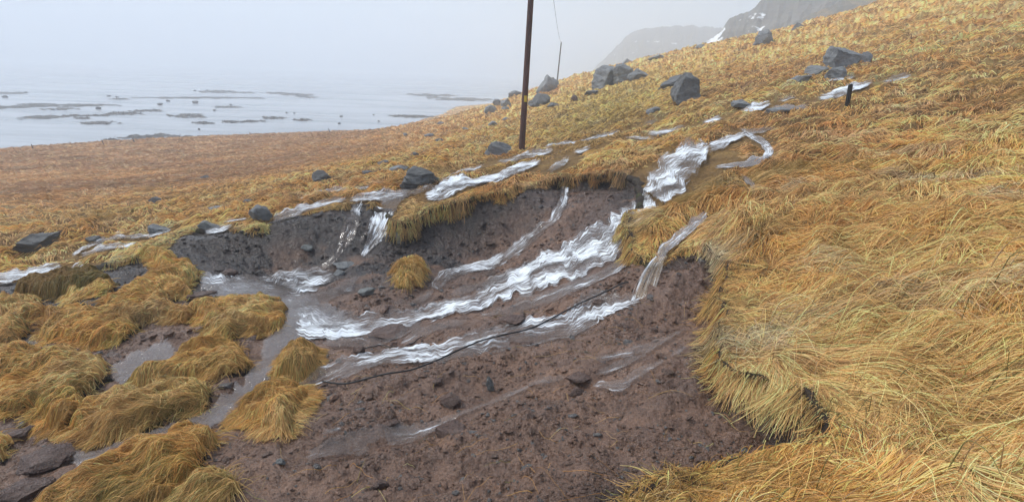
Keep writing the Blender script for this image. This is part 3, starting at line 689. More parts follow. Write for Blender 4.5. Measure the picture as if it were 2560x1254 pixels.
# ------------------------------------------------------------------ grass
def curves(name, pts, radius, tone, parent=None):
    """pts n x K x 3, radius n (root) tapering to the tip, tone n x 3"""
    n, K = pts.shape[:2]; cu = bpy.data.hair_curves.new(name); cu.add_curves([K]*n)
    cu.points.foreach_set('position', pts.astype(np.float32).ravel())
    tp = np.linspace(1, 0.35, K)[None]*radius[:, None]
    ra = cu.attributes.get('radius') or cu.attributes.new('radius', 'FLOAT', 'POINT'); ra.data.foreach_set('value', tp.astype(np.float32).ravel())
    a = cu.attributes.new('tone', 'FLOAT_COLOR', 'CURVE'); c = np.ones((n, 4), np.float32); c[:, :3] = tone; a.data.foreach_set('color', c.ravel())
    cu.materials.append(M_GRASS); o = bpy.data.objects.new(name, cu); return link(o, parent)
def blades(x, y, z0, ang, L, lift, zfun, rng, K=6, curl=0.5, fall=0.8, clear=0.01):
    n = len(x); out = np.zeros((n, K, 3)); out[:, 0] = np.stack([x, y, z0-0.01], 1)
    cv = rng.normal(0, curl, n); px, py, pz = x.copy(), y.copy(), z0.copy()
    for k in range(1, K):
        s = k/(K-1); a = ang+cv*(s-0.3); h = lift*np.sin(np.pi*min(s*1.05, 1)*0.86); hp = lift*np.sin(np.pi*min((s-1/(K-1))*1.05, 1)*0.86)
        dh = (h-hp)*L; hs = np.sqrt(np.maximum((L/(K-1))**2-dh**2, (0.25*L/(K-1))**2))
        px = px+np.cos(a)*hs; py = py+np.sin(a)*hs
        pz = np.maximum(zfun(px, py)+clear+np.maximum(h*L, 0), pz-fall*hs); out[:, k] = np.stack([px, py, pz], 1)
    return out
def width_at(r, base=0.0019, px=0.58):
    return np.maximum(base, px*r/520.0*0.5)

def slope_grass():
    rng = np.random.RandomState(11); n = 900000
    th = rng.uniform(-0.86, 0.90, n); q = rng.rand(n)
    a, b, p = 1.15, 95.0, -0.70; r = (a**p+q*(b**p-a**p))**(1/p)
    x, y = r*np.sin(th), r*np.cos(th)
    rs = rimsd(x, y); sg = sgd(x, y); z = Tz(x, y)
    keep = (rs < 0.02) & (sg > -0.13+0.14*rng.rand(n)) & (z > SEA+0.25)
    keep &= rng.rand(n) < np.where(sg < 0.0, 0.8, 1)*np.clip(0.85+1.2*clump(x, y, r, 190, 0.03), 0.12, 1)
    x, y, r, th, rs, sg, z = [q_[keep] for q_ in (x, y, r, th, rs, sg, z)]; n = len(x)
    if n > NMAX: s = rng.permutation(n)[:NMAX]; x, y, r, th, rs, sg, z = [q_[s] for q_ in (x, y, r, th, rs, sg, z)]; n = NMAX
    # direction: lodged by wind and water; swirls, tussocks and the edge steer it
    bx = np.where(th > 0.2, 0.9, -0.6)*sstep(8, 4, r)+(-0.9)*sstep(4, 9, r); by = np.full(n, -0.45)
    sw = fbm(x, y, 2.0, 2, 601)*np.where(r < 7, 1.5, 2.2)+fbm(x, y, 0.5, 2, 611)*0.7
    dx = bx*np.cos(sw)-by*np.sin(sw); dy = bx*np.sin(sw)+by*np.cos(sw)
    e = 0.10+0.01*r; gx = (Tz(x+e, y)-Tz(x-e, y)-Gz(x+e, y)+Gz(x-e, y))/(2*e); gy = (Tz(x, y+e)-Tz(x, y-e)-Gz(x, y+e)+Gz(x, y-e))/(2*e)
    ok = rs < -0.15
    dx -= np.where(ok, np.clip(gx, -1, 1)*2.2, 0); dy -= np.where(ok, np.clip(gy, -1, 1)*2.2, 0)
    ex = (rimsd(x+.1, y)-rimsd(x-.1, y))/.2; ey = (rimsd(x, y+.1)-rimsd(x, y-.1))/.2; w = sstep(-0.5, -0.05, rs)*np.where(r > 6, 0.5, 0.8)
    dx += ex*w; dy += ey*w
    ang = np.arctan2(dy, dx)+rng.normal(0, 0.22, n)+(rng.rand(n) < 0.06)*rng.uniform(-2, 2, n)+0.55*clump(x, y, r, 195, 0.04)
    nr = sstep(7, 3.5, r)*(th > 0.1)
    L = rng.uniform(0.18, 0.44, n)*(1+0.25*nr)*(0.32+0.68*sstep(0.0, 0.3, sg))*(1-0.35*sstep(7, 14, r))*(1+0.012*np.clip(r-14, 0, 90))
    L *= (1+0.25*fbm(x, y, 0.8, 2, 621))*(1-0.55*sstep(-0.4, -0.08, rs))*(0.6+0.4*sstep(1.6, 3.2, r))
    lift = rng.uniform(0.06, 0.32, n)*(0.5+0.5*sstep(0.0, 0.3, sg))*(1-0.5*nr)*(0.7+0.3*sstep(2, 4, r))*(1-0.5*sstep(-0.4, -0.08, rs)*sstep(4, 6, r))*(1-0.5*sstep(-0.1, -0.5, th)*sstep(14, 30, r)); up = rng.rand(n) < 0.010; lift[up] = rng.uniform(0.35, 0.6, up.sum())
    pts = blades(x, y, z, ang, L, lift, Tz, rng, 6, 0.32)
    col_ = turf_color(x, y, rng.rand(n))
    # greener, mossier right at the wet lip and by the water
    m = sstep(-0.16, -0.02, rs)*(rng.rand(n) < 0.4)*0.5; col_ = col_*(1-m[:, None])+np.array([0.15, 0.145, 0.03])*m[:, None]
    rad = width_at(r)*rng.uniform(0.7, 1.25, n)
    tag(curves('grass', pts, rad, col_), 'long flattened straw-coloured grass covering the hillside', None, None, 'stuff')

    # fringe hanging over the rim
    n = 75000; i = rng.randint(2, len(RD)-2, n); o = rng.uniform(-0.26, 0.02, n)
    x = RD[i, 0]+RN[i, 0]*(o+RE[i]*0.6)+rng.normal(0, .012, n); y = RD[i, 1]+RN[i, 1]*(o+RE[i]*0.6)+rng.normal(0, .012, n); z = np.maximum(np.where(o < -0.1, -99, RZ[i]), Tz(x, y))+0.012
    sgx = sgd(x, y); fx, fy = FALLS[:, 0], FALLS[:, 1]; k = np.min(np.hypot(x[:, None]-fx, y[:, None]-fy)-FALLS[:, 2], axis=1) > 0
    k &= sgx > 0.03; x, y, z, i, o = x[k], y[k], z[k], i[k], o[k]; n = len(x)
    ang = np.arctan2(RN[i, 1], RN[i, 0])+rng.normal(0, 0.75, n)+1.5*fbm(x, y, 0.5, 2, 631); r = np.hypot(x, y)
    ln = 0.5+1.0*sstep(-0.2, 0.6, fbm(x, y, 0.45, 2, 641)+0.2)
    L = rng.uniform(0.05, 0.17, n)*ln*np.where(r < 5.5, 1.05, 0.75); pts = blades(x, y, z, ang, L, rng.uniform(0.05, 0.22, n), Tz, rng, 6, 0.6, fall=2.2)
    c = turf_color(x, y, rng.rand(n))*np.where(r < 6, 0.95, 0.8)[:, None]; g = rng.rand(n) < 0.2; c[g] = c[g]*0.6+np.array([0.17, 0.155, 0.035])*0.4
    dk = rng.rand(n) < 0.12; c[dk] = np.array([0.06, 0.035, 0.02])
    tag(curves('grass', pts, width_at(r)*rng.uniform(0.7, 1.2, n), c), 'grass fringe drooping over the torn turf lip', None, None, 'stuff')

    # loose stalks: a few tall ones over the mat, and straws lying in the mud
    n = 260; th = rng.uniform(0.25, 0.85, n); r = rng.uniform(1.3, 5, n); x, y = r*np.sin(th), r*np.cos(th); k = rimsd(x, y) < -0.05
    x, y, r = x[k], y[k], r[k]; n = len(x); L = rng.uniform(0.3, 0.62, n)
    pts = blades(x, y, Tz(x, y), rng.uniform(-2.2, 0.6, n), L, rng.uniform(0.12, 0.4, n), Tz, rng, 7, 0.25)
    c1 = turf_color(x, y, rng.rand(n))*1.1+0.05
    n2 = 350; th = rng.uniform(-0.7, 0.6, n2); r2 = rng.uniform(1.8, 6, n2); x2, y2 = r2*np.sin(th), r2*np.cos(th); k = (rimsd(x2, y2) > 0.05)
    k &= (stream_d(PM, x2, y2) > 0.05); x2, y2, r2 = x2[k], y2[k], r2[k]; n2 = len(x2)
    p2 = blades(x2, y2, Tz(x2, y2)+.012, rng.uniform(-3, 3, n2), rng.uniform(0.06, 0.28, n2), np.full(n2, .03), Tz, rng, 7, 0.2)
    tag(curves('grass', np.concatenate([pts, p2]), np.concatenate([width_at(r, .0017, .33), width_at(r2, .0015, .2)]), np.concatenate([c1, turf_color(x2, y2, rng.rand(n2))*0.8])), 'loose pale stalks over the mat and on the mud', None, None, 'stuff')
NMAX = 560000
fl_ = [(1413, 462, 12), (963, 524, 20), (890, 532, 16), (1530, 455, 6), (1655, 650, 26)]
FALLS = np.array([[*cast(WG, CT, CL, [a], [b], 3.0)[0][:2], c*0.007+0.05] for a, b, c in fl_])
slope_grass()

# ------------------------------------------------------------------ slid turf slabs on the mud
def slab(label, poly, H=0.16, edge=0.16, n=9000, seed=1, ang=None, radial=False, name='turf_slab', cat='turf slab', group='turf slabs that slid onto the mud', lift=(0.06, 0.30), L=(0.08, 0.20), dome=0.0, mat=None, rough=0.07, colf=None, shrink=0.05):
    P = crom(list(poly)+[poly[0]], len(poly)*5)[:-1]
    g = cast(WM, CT, CL, P[:, 0], P[:, 1], 1.4)[:, :2]; rng = np.random.RandomState(seed); c = g.mean(0)
    lo, hi = g.min(0)-0.08, g.max(0)+0.08; size = (hi-lo).max(); st = max(0.022, size/170)
    nx, ny = [int((hi[i]-lo[i])/st)+2 for i in (0, 1)]; X, Y = np.meshgrid(lo[0]+np.arange(nx)*st, lo[1]+np.arange(ny)*st, indexing='ij')
    def hs(x, y):
        jx_ = 0.09*fbm(x, y, 0.35, 4, seed+700); jy_ = 0.09*fbm(x, y, 0.35, 4, seed+710)
        d = poly_sd(g, x+jx_, y+jy_)-shrink; q = np.clip(d/edge, 0, 1)
        h = H*0.50*np.clip(1-(1-q)**4, 0, 1)
        h = h*(1+dome*np.clip(d/(size*0.4), 0, 1))+q*rough*(1.3*(1-np.abs(fbm(x, y, 0.5, 2, seed+720)))-0.6+0.6*fbm(x, y, 0.17, 2, seed+730))*(1 if H > .1 else .6)
        return d, h
    base = np.mean([Tz(X.ravel()+a, Y.ravel()+b) for a, b in ((0, 0), (.1, 0), (-.1, 0), (0, .1), (0, -.1))], axis=0)
    d, h = hs(X.ravel(), Y.ravel()); z = np.where(d > 0, base+h, base-0.10)
    loc = Vector((c[0], c[1], float(Tz(np.array([c[0]]), np.array([c[1]]))[0])))
    root = empty(name, loc); tag(root, label, cat, group)
    f = grid_faces(nx, ny); keep = (d[f] > 0).any(1); f = f[keep]; used = np.unique(f); mp = np.zeros(nx*ny, int); mp[used] = np.arange(len(used))
    V = np.stack([X.ravel(), Y.ravel(), z], 1)[used]-np.array(loc)
    mesh_np('soil', V, mp[f], M_SOIL, True, parent=root)
    def zf(x, y):
        d_, h_ = hs(x, y); t = Tz(x, y); return np.where(d_ > 0, t+h_, t)
    m = int(n*4); x = rng.uniform(lo[0], hi[0], m); y = rng.uniform(lo[1], hi[1], m); d_, _ = hs(x, y); k = d_ > 0.015
    x, y, d_ = x[k][:n], y[k][:n], d_[k][:n]; z0 = zf(x, y); nn = len(x)
    e = 0.05; gx = (zf(x+e, y)-zf(x-e, y)-Tz(x+e, y)+Tz(x-e, y))/(2*e); gy = (zf(x, y+e)-zf(x, y-e)-Tz(x, y+e)+Tz(x, y-e))/(2*e)
    if radial: ax, ay = (x-c[0]), (y-c[1]); q = np.hypot(ax, ay)+.02; ax, ay = ax/q*0.40+0.25*np.cos(3*fbm(x, y, 0.4, 2, seed+3)), ay/q*0.40-0.45
    else:
        a0 = ang if ang is not None else -2.5
        a0 = a0+1.3*fbm(x, y, 0.55, 2, seed+740); ax, ay = np.cos(a0), np.sin(a0)
    ax = ax-np.clip(gx, -1.0, 1.0)*0.35; ay = ay-np.clip(gy, -1.0, 1.0)*0.35
    r = np.hypot(x, y); a_ = np.arctan2(ay, ax)+rng.normal(0, 0.38, nn)+(rng.rand(nn) < 0.12)*rng.uniform(-2.2, 2.2, nn)+0.9*clump(x, y, r, 195, 0.03)
    pts = blades(x, y, z0, a_, rng.uniform(*L, nn), rng.uniform(*lift, nn), zf, rng, 6, 0.5, fall=2.0)-np.array(loc)
    rnd = rng.rand(nn); cc = (colf or turf_color)(x, y, rnd); gold = np.array([0.54, 0.31, 0.085]); cc = cc*0.72+gold*(0.28*(0.25+1.4*rng.rand(nn)))[:, None]
    gr = rng.rand(nn) < 0.10+0.35*sstep(0.15, 0.6, fbm(x, y, 0.45, 2, seed+760)); cc[gr] = cc[gr]*0.4+np.array([0.13, 0.14, 0.03])*0.6
    rus = sstep(0.0, 0.6, fbm(x, y, 0.6, 2, seed+750))*0.5; cc = cc*(1-rus[:, None])+np.array([0.33, 0.17, 0.05])*rus[:, None]
    curves('grass', pts, width_at(r)*rng.uniform(0.7, 1.2, nn), cc, parent=root)
    return root

slab('long straw turf slab running up to the foot of the dark bank', [(352,640),(398,630),(450,655),(515,688),(487,715),(496,740),(430,762),(500,790),(470,815),(380,800),(330,850),(250,868),(160,872),(100,850),(88,805),(150,775),(245,785),(320,730),(380,690)], H=.20, n=34000, seed=1, ang=-2.7)
slab('ragged turf slab whose right edge juts into the pool', [(520,757),(570,752),(640,742),(668,735),(712,770),(726,806),(650,835),(560,858),(520,862),(505,830),(498,800),(460,775)], H=.17, n=16000, seed=2, ang=-2.2)
slab('turf slab between the two grey runnels, ending in a round lobe', [(455,870),(530,860),(600,868),(640,880),(652,925),(640,945),(560,970),(480,962),(400,985),(320,988),(335,945),(420,918)], H=.17, n=17000, seed=3, ang=-2.5)
slab('long narrow turf slab slanting beside the grey channel', [(550,965),(556,1000),(480,1040),(400,1072),(330,1092),(180,1118),(190,1060),(250,1010),(330,985),(450,972)], H=.18, n=18000, seed=4, ang=-2.6)
slab('big tussocky turf slab by the frame edge with a green hollow', [(-80,880),(0,872),(80,880),(160,895),(240,900),(286,932),(272,975),(240,1010),(225,1060),(190,1098),(120,1085),(60,1045),(-20,1050),(-100,1010)], H=.24, n=26000, seed=5, ang=-2.4)
slab('small straw turf slab below the mossy dark bank', [(-60,762),(0,757),(60,745),(128,765),(124,792),(60,812),(0,835),(-60,840)], H=.2, n=9000, seed=6, ang=-2.9)
slab('broad turf slab at the bottom with long stalks on its tip', [(440,1080),(520,1045),(530,1082),(590,1122),(545,1150),(505,1190),(470,1235),(410,1290),(250,1330),(90,1300),(112,1250),(175,1208),(280,1152),(370,1112)], H=.17, n=26000, seed=7, ang=-2.6)
slab('low turf slab lying lowest of all against the smooth mud', [(500,1192),(545,1188),(600,1200),(640,1222),(600,1262),(520,1300),(420,1300),(455,1235)], H=.13, n=8000, seed=8, ang=-2.4, radial=False)
slab('round cushion of turf beside the end of the black cable', [(748,850),(800,862),(822,905),(792,942),(700,958),(660,945),(682,890),(716,858)], H=.2, n=12000, seed=9, radial=True, dome=.1, L=(.06,.14), shrink=.09)
slab('thick golden turf clump with combed-over grass below the round cushion', [(700,958),(770,963),(786,1030),(772,1090),(690,1126),(610,1112),(600,1078),(556,1062),(580,1020),(640,975)], H=.20, n=17000, seed=10, ang=-1.2, radial=True, dome=.1, L=(.09,.20), shrink=.13)
slab('little turf lump cut by the frame edge above the brown mud boulders', [(-60,1085),(0,1090),(46,1110),(42,1150),(0,1185),(-60,1190)], H=.16, n=4000, seed=11, ang=-2.4)
slab('mossy dark turf bank left standing beside the white stream', [(40,728),(100,712),(180,692),(240,690),(292,712),(280,730),(200,742),(90,752)], H=.32, edge=.12, n=5500, seed=12, ang=-2.2, L=(.06,.14), lift=(.1,.3), colf=lambda x, y, r: np.tile(np.array([.10, .085, .025]), (len(x), 1)))
slab('small rusty turf lump on the dark earth below the mossy bank', [(150,742),(200,718),(250,708),(300,725),(270,745),(180,755)], H=.16, n=4000, seed=13, ang=-2.4)
slab('dark hollowed turf lump at the frame edge above the tussocky slab', [(-40,838),(20,818),(80,800),(84,830),(50,858),(0,868),(-40,870)], H=.22, n=3500, seed=14, ang=-2.4, L=(.08,.18))
slab('lone upright grass tussock in the middle of the mud', [(978,690),(1000,665),(1035,660),(1062,682),(1068,705),(1045,732),(1005,742),(980,722)], H=.12, edge=.14, n=3600, seed=15, radial=True, name='grass_tussock', cat='grass tussock', group=None, lift=(.3,.75), L=(.14,.32), dome=.4, shrink=.12)

# ------------------------------------------------------------------ stones
import bmesh
def rock_mesh(name, size, seed, sub_=4, planes=14, flat=0.0, rough=0.05, strat=0.0):
    bm = bmesh.new(); bmesh.ops.create_icosphere(bm, subdivisions=sub_, radius=1.0)
    P = np.array([v.co[:] for v in bm.verts]); rng = np.random.RandomState(seed)
    for _ in range(planes):
        nrm = rng.normal(0, 1, 3); nrm /= np.linalg.norm(nrm); d = rng.uniform(0.52, 0.86); s = P@nrm-d; P = P-np.clip(s, 0, None)[:, None]*nrm
    P = P/np.abs(P).max(0)
    q = rough*(fbm(P[:, 0]+P[:, 2]*0.7+seed, P[:, 1]-P[:, 2]*0.5, 0.45, 5, seed % 50))
    P = P*(1+q)[:, None]
    if strat > 0: P[:, :2] *= (1+strat*pn(P[:, 2]*4.5+P[:, 0]*0.8, P[:, 0]*0.5, seed % 40))[:, None]
    P = P*np.array(size)*0.5
    for v, p in zip(bm.verts, P): v.co = p
    me = bpy.data.meshes.new(name); bm.to_mesh(me); bm.free(); return me
def rock(u, v, w, h, label, mat, seed, tilt=0.0, group='boulders scattered over the grass', cat='boulder', name='boulder', depth=None, strat=0.0, sub_=4, rough=0.07, sea=False, sink=0.28, rmin=1.5, planes=14):
    if sea:
        d = rays(u, v); p = d*(SEA/d[2]); m = float(np.dot(p, FWD))/F
    else:
        p, m = at([u], [v-h*0.25], rmin)
    W_, H_ = w*m, h*m*(1+sink); D_ = depth*m*w if depth else W_*0.75
    me = rock_mesh(name, (W_, D_, H_), seed, sub_, planes, rough=rough, strat=strat)
    o = bpy.data.objects.new(name, me); me.materials.append(mat); link(o)
    o.location = (p[0], p[1], p[2]+H_*(0.5-sink/(1+sink)) if not sea else SEA+H_*0.2)
    az = math.atan2(p[0], p[1]); o.rotation_euler = (0.0, -tilt, -az)
    tag(o, label, cat, group); return o
D_, G_, P_, B_ = M_ROCKD, M_ROCKG, M_ROCKP, M_ROCKB
for a in [
 (100,630,96,40,'large layered grey boulder low on the slope beside the left streams',G_,11,.1,.06),
 (390,509,34,15,'lone dark boulder in the open brown meadow',D_,12,0,0),
 (398,585,52,20,'grey angular boulder beside a small runnel, third up from the layered one',D_,13,-.1,0),
 (236,606,34,13,'low grey rock just above the braided runnels',G_,14,0,0),
 (522,580,48,24,'rounded pale boulder with its foot in a runnel above the dark bank',P_,15,0,0),
 (648,553,58,32,'wedge shaped blue-black boulder above the dark bank',D_,16,-.25,0),
 (622,511,26,11,'little grey rock above the wedge shaped boulder',G_,17,0,0),
 (549,523,46,9,'thin flat dark stone nearly buried in the meadow grass',D_,18,-.1,0),
 (513,448,22,8,'tiny grey rock highest in the brown meadow',G_,19,0,0),
 (806,458,52,26,'square grey boulder on the golden slope above the runnels',G_,20,0,.04),
 (918,438,30,11,'low grey rock between the square boulder and the flat dark slab',G_,21,0,0),
 (955,414,34,12,'slanting grey rock above the flat dark slab',G_,22,.1,0),
 (998,430,50,13,'flat dark slab of rock just above the big layered boulder',D_,23,.1,0),
 (1052,468,100,42,'big layered boulder with a pointed tail lying beside the stream',G_,24,.08,.08),
 (1243,397,64,34,'dark rounded boulder next to the foot of the tall pole',D_,25,0,0),
 (1350,268,52,26,'smooth grey boulder below the tall crag and right of the pole',G_,26,.1,0),
 (1385,268,34,9,'low flat stone right beside the smooth grey boulder',G_,27,0,0),
 (1328,268,22,14,'small stone peeping out just right of the pole',G_,28,0,0),
 (1368,244,48,52,'tall dark crag standing up from the slope right of the pole',D_,29,-.35,.1),
 (1510,225,70,46,'broken dark outcrop on the ridge, its lower left lobe',D_,30,.5,.1),
 (1552,212,62,40,'broken dark outcrop on the ridge, its upper right lobe',D_,31,.5,.1),
 (1596,208,50,30,'dark rock with earth on top just right of the broken outcrop',D_,32,.4,.05),
 (1434,254,20,13,'small reddish brown rock alone on the slope below the outcrop',B_,33,0,0),
 (1680,224,100,24,'long pale-topped slab tilted over the streaked boulder',G_,34,.42,.08),
 (1712,270,74,66,'large boulder streaked with white, half buried in rusty grass',G_,35,.4,.03),
 (1630,289,36,17,'small dark rock below the tilted slab',D_,36,.1,0),
 (1748,123,30,9,'dark rock lying right on the skyline',D_,37,.2,0),
 (1907,118,50,32,'dark triangular boulder high on the slope',D_,38,.3,0),
 (1995,76,30,14,'grey rock close under the skyline, highest of all the boulders',G_,39,0,0),
 (2100,186,86,54,'biggest grey block of the cluster above the upper stream',D_,40,0,.05),
 (2158,168,36,30,'egg shaped stone touching the biggest block on its uphill side',D_,41,.3,0),
 (2036,191,60,24,'dark wedge on the downhill side of the biggest block',D_,42,.35,0),
 (2000,209,62,20,'low rounded rock farthest downhill in the cluster',D_,43,.2,0),
 (2087,202,50,26,'wet rock at the foot of the biggest block, washed by the stream',D_,44,.1,0),
 (1243,268,22,16,'grey rock on the nose of the slope, top of a small heap',D_,45,.3,0),
 (1262,270,30,16,'darker rock leaning in the small heap on the nose of the slope',D_,46,.4,0),
 (1228,285,34,18,'lowest rock of the small heap on the nose of the slope',D_,47,.3,0),
 (1290,243,40,14,'flat rock at the top of the slope left of the pole',G_,48,.2,0),
 (1263,277,20,10,'small brown rock just below the heap on the nose',D_,49,0,0),
 (1103,313,22,7,'small dark rock near the shore on the far slope',D_,50,0,0),
 (1075,343,28,8,'flat dark rock left of the pole halfway to the shore',D_,51,0,0),
 (1098,357,22,9,'grey rock below the flat one left of the pole',G_,52,0,0),
 (1013,341,12,7,'tiny dark rock near the shore slope',D_,53,0,0),
 (1230,314,26,9,'dark rock in the grass a little left of the pole, level with its middle',D_,54,.1,0),
 (1163,325,18,6,'thin dark rock on the slope between pole and shore',D_,55,0,0),
 (1262,302,18,7,'small rock in the grass nearest the left side of the pole',D_,56,.1,0),
 (1035,392,26,9,'half buried grey rock above the flat dark slab',G_,57,0,0),
 (1480,236,40,8,'flat slab lying in the grass under the broken outcrop',G_,59,.1,0),
 (1640,150,40,10,'low rock on the skyline left of the mountain foot',D_,60,.2,0),
 (1568,160,26,10,'small rock on the skyline left of the far bluff',D_,61,.2,0),
 (1850,270,50,16,'dark rocky hump beside the white stream',D_,62,.1,0),
 (1940,284,60,12,'wet black rock sheet under the upper stream',D_,63,.1,0),
]:
    rock(a[0], a[1], a[2], a[3], a[4], a[5], a[6], a[7], strat=a[8]+.03, rough=0.14, sink=.5, planes=11)

for a in [
 (1125,1092,88,52,'largest stone on the near mud, a reddish brown block',B_,71,-.1),
 (1128,1012,58,34,'split brown stone standing on edge above the largest block',B_,72,.2),
 (948,1226,50,36,'angular brown stone nearest the bottom of the photo',B_,73,.3),
 (1445,950,64,18,'flat round disc of brown stone by the small white stream',B_,74,0),
 (1440,990,42,26,'brown stone under the flat round disc',B_,75,.1),
 (975,1062,44,18,'low brown stone left of the splash',B_,76,.1),
 (768,626,30,12,'pale stone stuck in the dark clay bank',P_,77,-.1),
 (997,608,16,24,'small upright pale stone in the bank below the turf corner',P_,78,.2),
 (915,736,46,13,'pale blue-grey flat stone left of the lone tussock',P_,79,.1),
 (1020,586,18,10,'bluish stone high in the bank under the turf corner',P_,80,.2),
 (897,886,32,28,'upright brown stone above the lower white stream',B_,81,.3),
 (1275,805,70,16,'dark brown clod parting the lower stream, shaped like a fin',B_,82,.3),
 (970,838,96,22,'rounded red-brown mud mound between the two main streams',B_,83,.1),
 (572,692,44,22,'dark clod at the upper end of the pool',B_,84,0),
 (505,745,70,22,'dark earth lump between the slabs and the pool',B_,85,0),
 (862,668,60,14,'dark rock ledge with water trickling over it',D_,86,-.15),
 (850,690,30,14,'round black stone at the tip of the white pool',D_,87,0),
 (1312,866,38,16,'brown stone half sunk beside the black cable',B_,88,.2),
 (1225,985,20,40,'greenish clay block above the thin stream',P_,89,.2),
 (1330,1048,26,24,'small upright brown stone right of the largest block',B_,90,.2),
 (1500,765,40,20,'round stone washed over at the foot of the free waterfall',B_,91,0),
 (1092,960,30,18,'sharp grey-brown stone left of the split one',B_,92,.2),
 (703,1160,26,14,'grey round stone in the silt at the lower clump',P_,93,0),
 (110,1165,130,44,'big brown earth lump between the lower slabs',B_,94,0),
 (70,1235,110,34,'dark earthy stone at the bottom corner of the photo',B_,95,0),
 (40,1105,80,40,'lump of red-brown earth under the tussocky slab',B_,96,.1),
]:
    rock(a[0], a[1], a[2], a[3]*(0.72 if a[5] is B_ else 1), a[4], a[5], a[6], a[7], group='stones lying in the mud scar', cat='stone', name='stone', rough=0.16, sub_=3, planes=9, sink=.5)

# reefs and stones in the sea
def reef(u, v, w, h, label, seed):
    """low, ragged rock shelf just breaking the surface"""
    d = rays(u, v); p = d*(SEA/d[2]); m = float(np.dot(p, FWD))/F
    Wd = w*m; Dd = min(h*m*float(np.hypot(p[0], p[1]))/(-SEA)*0.9, Wd*1.5); Dd = max(Dd, Wd*0.12); H = max(h*m*0.55, 0.35)
    n1, n2 = 60, 26; X, Y = np.meshgrid(np.linspace(-1, 1, n1), np.linspace(-1, 1, n2), indexing='ij')
    e = 1-np.sqrt(X**2+Y**2)+0.75*fbm(X*2.6+seed*3.1, Y*1.2+X*0.6, 1.0, 4, seed % 60); z = H*np.clip(e, -0.5, 0.9)*(0.7+0.5*fbm(X*5, Y*3, 1.0, 3, 4))-0.02
    V = np.stack([X*Wd/2*1.25, Y*Dd/2*1.25, z], -1).reshape(-1, 3); f = grid_faces(n1, n2); f = f[(V[f][:, :, 2] > -0.1).any(1)]
    V[:, 2] = np.maximum(V[:, 2], -0.4)
    o = mesh_np('reef', V, f, M_REEF, False); o.location = (p[0], p[1], SEA); o.rotation_euler = (0, 0, -math.atan2(p[0], p[1])+0.12)
    tag(o, label, 'reef', 'reefs breaking the pale sea')
SEAROCKS = [
 (548,230,70,9,'long humped reef, the farthest out of the dark ones'),(612,232,46,4,'thin tail of reef right of the humped one'),
 (505,245,230,4,'very long thin line of reef across the bay'),(300,248,36,4,'small reef left of the long thin reef line'),
 (690,233,56,5,'flat reef patch far out, left of a pair'),(742,237,60,7,'flat reef patch far out, right of a pair'),(768,243,44,5,'low reef just below the far pair'),
 (20,233,60,5,'thin reef at the frame edge, farthest of the left ones'),(50,267,150,7,'long reef streak at the frame edge in mid bay'),(92,261,60,4,'short reef streak above the long mid bay one'),
 (150,273,60,4,'faint reef streak below the mid bay ones'),(205,264,120,6,'broken reef streak just right of the long mid bay one'),(103,293,80,8,'thick dark reef patch on the left, nearer shore'),
 (190,290,50,4,'narrow reef between the thick patch and its small neighbour'),(206,296,28,6,'small round reef right of the thick patch'),(250,289,50,4,'pale reef streak in mid bay'),
 (313,284,60,10,'humped reef in the middle of the bay'),(365,277,60,5,'reef tail right of the middle hump'),(247,308,70,7,'reef streak below the middle hump'),
 (470,290,66,9,'dark reef cluster in front of the long reef line'),(570,268,54,4,'thin reef below the end of the long line'),(577,305,34,6,'dark reef in the right half of the bay'),(630,304,50,4,'thin reef right of the dark one in the right half'),
 (685,295,46,6,'reef streak in the right half of the bay, farther out'),(757,300,36,8,'small dark reef farthest right off the meadow'),
 (375,341,110,10,'broad dark reef close to the meadow shore'),(465,345,64,10,'second broad dark reef close to the meadow shore, right of the first'),(280,350,26,5,'tiny reef close to the meadow shore'),
 (1080,238,110,5,'faint reef in the mist off the far headland'),(1150,248,130,7,'long faint spit in the mist off the far headland'),
 (510,308,40,5,'small reef in mid bay below the dark cluster'),(1040,292,90,6,'dark stony spit at the near headland'),(1000,290,50,4,'tip of the stony spit, farther out'),
]
for i_, a in enumerate(SEAROCKS): reef(*a, 900+i_)
for i_, (u_, v_, w_, lb) in enumerate([(401,263,13,'small rounded sea stone in mid bay, left one'),(420,254,10,'small rounded sea stone in mid bay, farther one'),(488,258,16,'largest rounded sea stone in mid bay'),
   (245,273,14,'dark stone off the middle of the left bay'),(66,233,9,'dark stone far out beside the thin left reef'),(12,244,14,'dark stone far out at the frame edge'),(272,241,10,'sea stone far out, left of a pair'),(293,244,8,'sea stone far out, right of a pair'),
   (487,228,8,'lone stone left of the long humped reef'),(536,277,8,'stone right of mid bay near the dark cluster'),(497,324,7,'round stone in open water nearest the shore'),(716,283,6,'little stone in the right half of the bay'),
   (736,284,6,'little stone just right of its twin'),(853,292,9,'stone in the water off the right meadow end'),(934,288,6,'stone by the near headland, farther one'),(947,304,7,'stone by the near headland, nearer one'),(848,310,9,'dark stone close in at the right meadow end'),(577,263,7,'stone beside the end of the long reef line')]):
    rock(u_, v_, w_, w_*0.5, lb, M_REEF, 1000+i_, 0, 'small stones standing in the sea', 'sea stone', 'sea_stone', sub_=2, sea=True)

